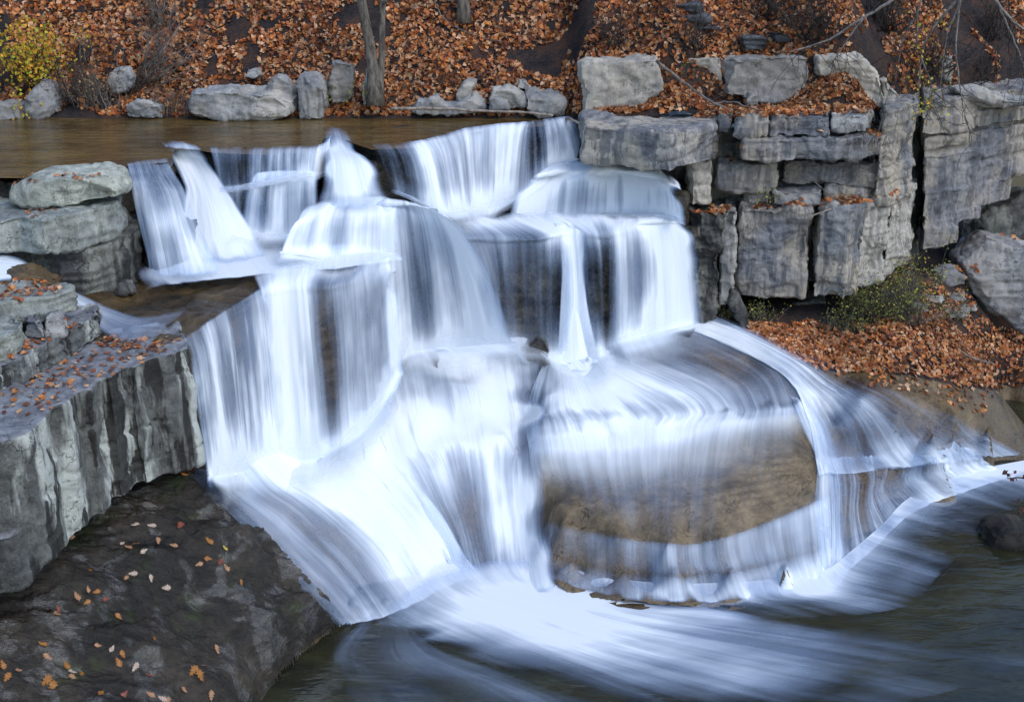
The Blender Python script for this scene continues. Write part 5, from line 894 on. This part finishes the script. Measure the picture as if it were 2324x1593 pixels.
stick('fallen_stick', 'pale broken stick lying on the corner of the lower right block', [([(1840, 492, 19.15), (1860, 482, 19.2), (1888, 474, 19.3)], .016, .01)])
stick('fallen_stick', 'thin diagonal stick crossing the fourth ledge layer', [([(1828, 392, 19.5), (1880, 440, 19.4), (1930, 475, 19.45)], .009, .006)], 'twig')
stick('fallen_stick', 'grey stick lying in the leaves of the right bank', [([(2165, 785, 19.6), (2200, 808, 19.35), (2255, 826, 19.15)], .018, .012)])
stick('fallen_stick', 'dark stick half buried in leaves below the green tuft', [([(2030, 765, 19.4), (2100, 782, 19.3), (2150, 790, 19.5)], .014, .01)], 'dtwig')
stick('fallen_branch', 'dead grey limb lying up the slope beside the bare grey brush', [([(318, 165, 0), (355, 130, 0), (385, 95, 0), (410, 50, 0)], .04, .015), ([(340, 150, 0), (390, 128, 0), (440, 95, 0)], .015, .006)], 'twig')
stick('fallen_branch', 'thin bent branch lying down the middle of the leafy slope', [([(985, 0, 0), (1005, 40, 0), (1040, 65, 0), (1100, 88, 0), (1140, 95, 0)], .014, .008)], 'twig')
# branches hanging in from a tree above
for i, (lb, segs, lf) in enumerate([
    ('long bare branch sweeping down left from the top right corner', [([(2060, -60, 20.0), (2030, -5, 20.0), (1960, 40, 20.2), (1880, 90, 20.4), (1790, 118, 20.6)], .016, .006), ([(1960, 40, 20.2), (1920, 95, 20.3), (1890, 140, 20.4)], .009, .004)], 0),
    ('drooping branch with yellow leaves hanging over the cliff crack', [([(2185, -60, 19.8), (2170, 0, 19.8), (2120, 60, 19.9), (2090, 130, 20.0), (2085, 250, 20.05)], .016, .004), ([(2090, 130, 20.0), (2115, 200, 20.0), (2105, 260, 20.0)], .008, .003)], 1),
    ('thin branch hanging straight down before the far right cliff', [([(2200, -60, 19.6), (2178, 10, 19.6), (2170, 110, 19.7), (2180, 210, 19.8), (2200, 300, 19.8)], .012, .003), ([(2178, 10, 19.6), (2150, 80, 19.7), (2135, 200, 19.8)], .008, .003)], 0),
    ('branch crossing the top right corner toward the right edge', [([(2230, -40, 19.5), (2290, 40, 19.5), (2340, 80, 19.5)], .014, .008), ([(2260, 0, 19.5), (2300, 90, 19.5), (2330, 170, 19.6)], .008, .004)], 0),
    ('dark branch hanging over the middle of the tangled brush', [([(2110, -60, 19.9), (2085, 20, 20.0), (2080, 110, 20.2)], .012, .004), ([(2085, 20, 20), (2050, 90, 20.2), (2030, 180, 20.3)], .007, .003)], 0)]):
    p = WD(*segs[0][0][0]); root = tag(empty('hanging_branch', p), lb, 'branch', 'branches hanging in from the top right')
    st = stick('stem', None, segs, 'branch'); local(st, root)
    rs = np.random.default_rng(70 + i); tw = []
    for pts, r0, r1 in segs:
        c = resamp(np.array([WD(*q_) for q_ in pts]), 14)
        for k in range(2, 14): 
            for _ in range(2):
                d_ = rs.normal(0, .3, 3) + np.array([0, 0, -.25]); tw.append(path(c[k], c[k] + d_ * rs.uniform(.5, 1.3), .0055, .003, 5, .3, 0, rs))
    v, f = tubes(tw, 4); local(mesh('twigs', v, f, M['dtwig']), root)
    if lf:
        c = np.concatenate([resamp(np.array([WD(*q_) for q_ in pts]), 20)[8:] for pts, _, _ in segs]); b = c[rs.integers(0, len(c), 120)] + rs.normal(0, .15, (120, 3)); sprig('foliage', b, (.05, .085), YEL[:4] + [(.5, .5, .08)], root)
# twig with dry leaves poking in at the right edge
p = WD(2400, 1090, 12.0); root = tag(empty('hanging_branch', p), 'twig of dark dry leaves poking in at the right edge over the pool', 'branch')
st = stick('stem', None, [([(2420, 1060, 12.0), (2350, 1080, 12.0), (2290, 1085, 12.0)], .008, .003), ([(2420, 1130, 12), (2350, 1145, 12), (2308, 1158, 12)], .006, .003)], 'dtwig'); local(st, root)
c = np.array([WD(a + RNG.normal(0, 6), b + RNG.normal(0, 7), 12.0) for a, b in [(2285, 1082), (2300, 1075), (2312, 1090), (2325, 1078), (2308, 1160), (2318, 1150), (2325, 1170), (2315, 1180), (2300, 1085), (2330, 1160)] * 2]); sprig('foliage', c, (.05, .09), [(.10, .04, .035), (.16, .06, .05), (.2, .1, .08)], root)

# ------------------------------------------------------------------ light
w = bpy.data.worlds.new('World'); scene.world = w; w.use_nodes = True; nt = w.node_tree
sky = nt.nodes.new('ShaderNodeTexSky'); sky.sky_type = 'NISHITA'; sky.sun_disc = False; sky.sun_elevation = R(48); sky.sun_rotation = R(130); sky.air_density = 1.0; sky.dust_density = .8
bg = nt.nodes['Background']; nt.links.new(sky.outputs[0], bg.inputs[0]); bg.inputs[1].default_value = .15
sl = bpy.data.lights.new('sun', 'SUN'); sl.energy = 1.0; sl.angle = R(40); sl.color = (1, .97, .93); so = bpy.data.objects.new('sun', sl); COL.objects.link(so)
so.rotation_euler = Vector((-math.sin(R(130)) * math.cos(R(48)), -math.cos(R(130)) * math.cos(R(48)), -math.sin(R(48)))).to_track_quat('-Z', 'Y').to_euler()
vs = scene.view_settings; scene.display_settings.display_device = 'sRGB'; vs.view_transform = 'Standard'; vs.look = 'None'; vs.gamma = 1; vs.use_curve_mapping = False; vs.exposure = .78
scene.render.engine = 'CYCLES'; cy = scene.cycles; cy.use_denoising = True; cy.max_bounces = 6; cy.diffuse_bounces = 3; cy.glossy_bounces = 3; cy.transparent_max_bounces = 24; cy.caustics_reflective = False; cy.caustics_refractive = False
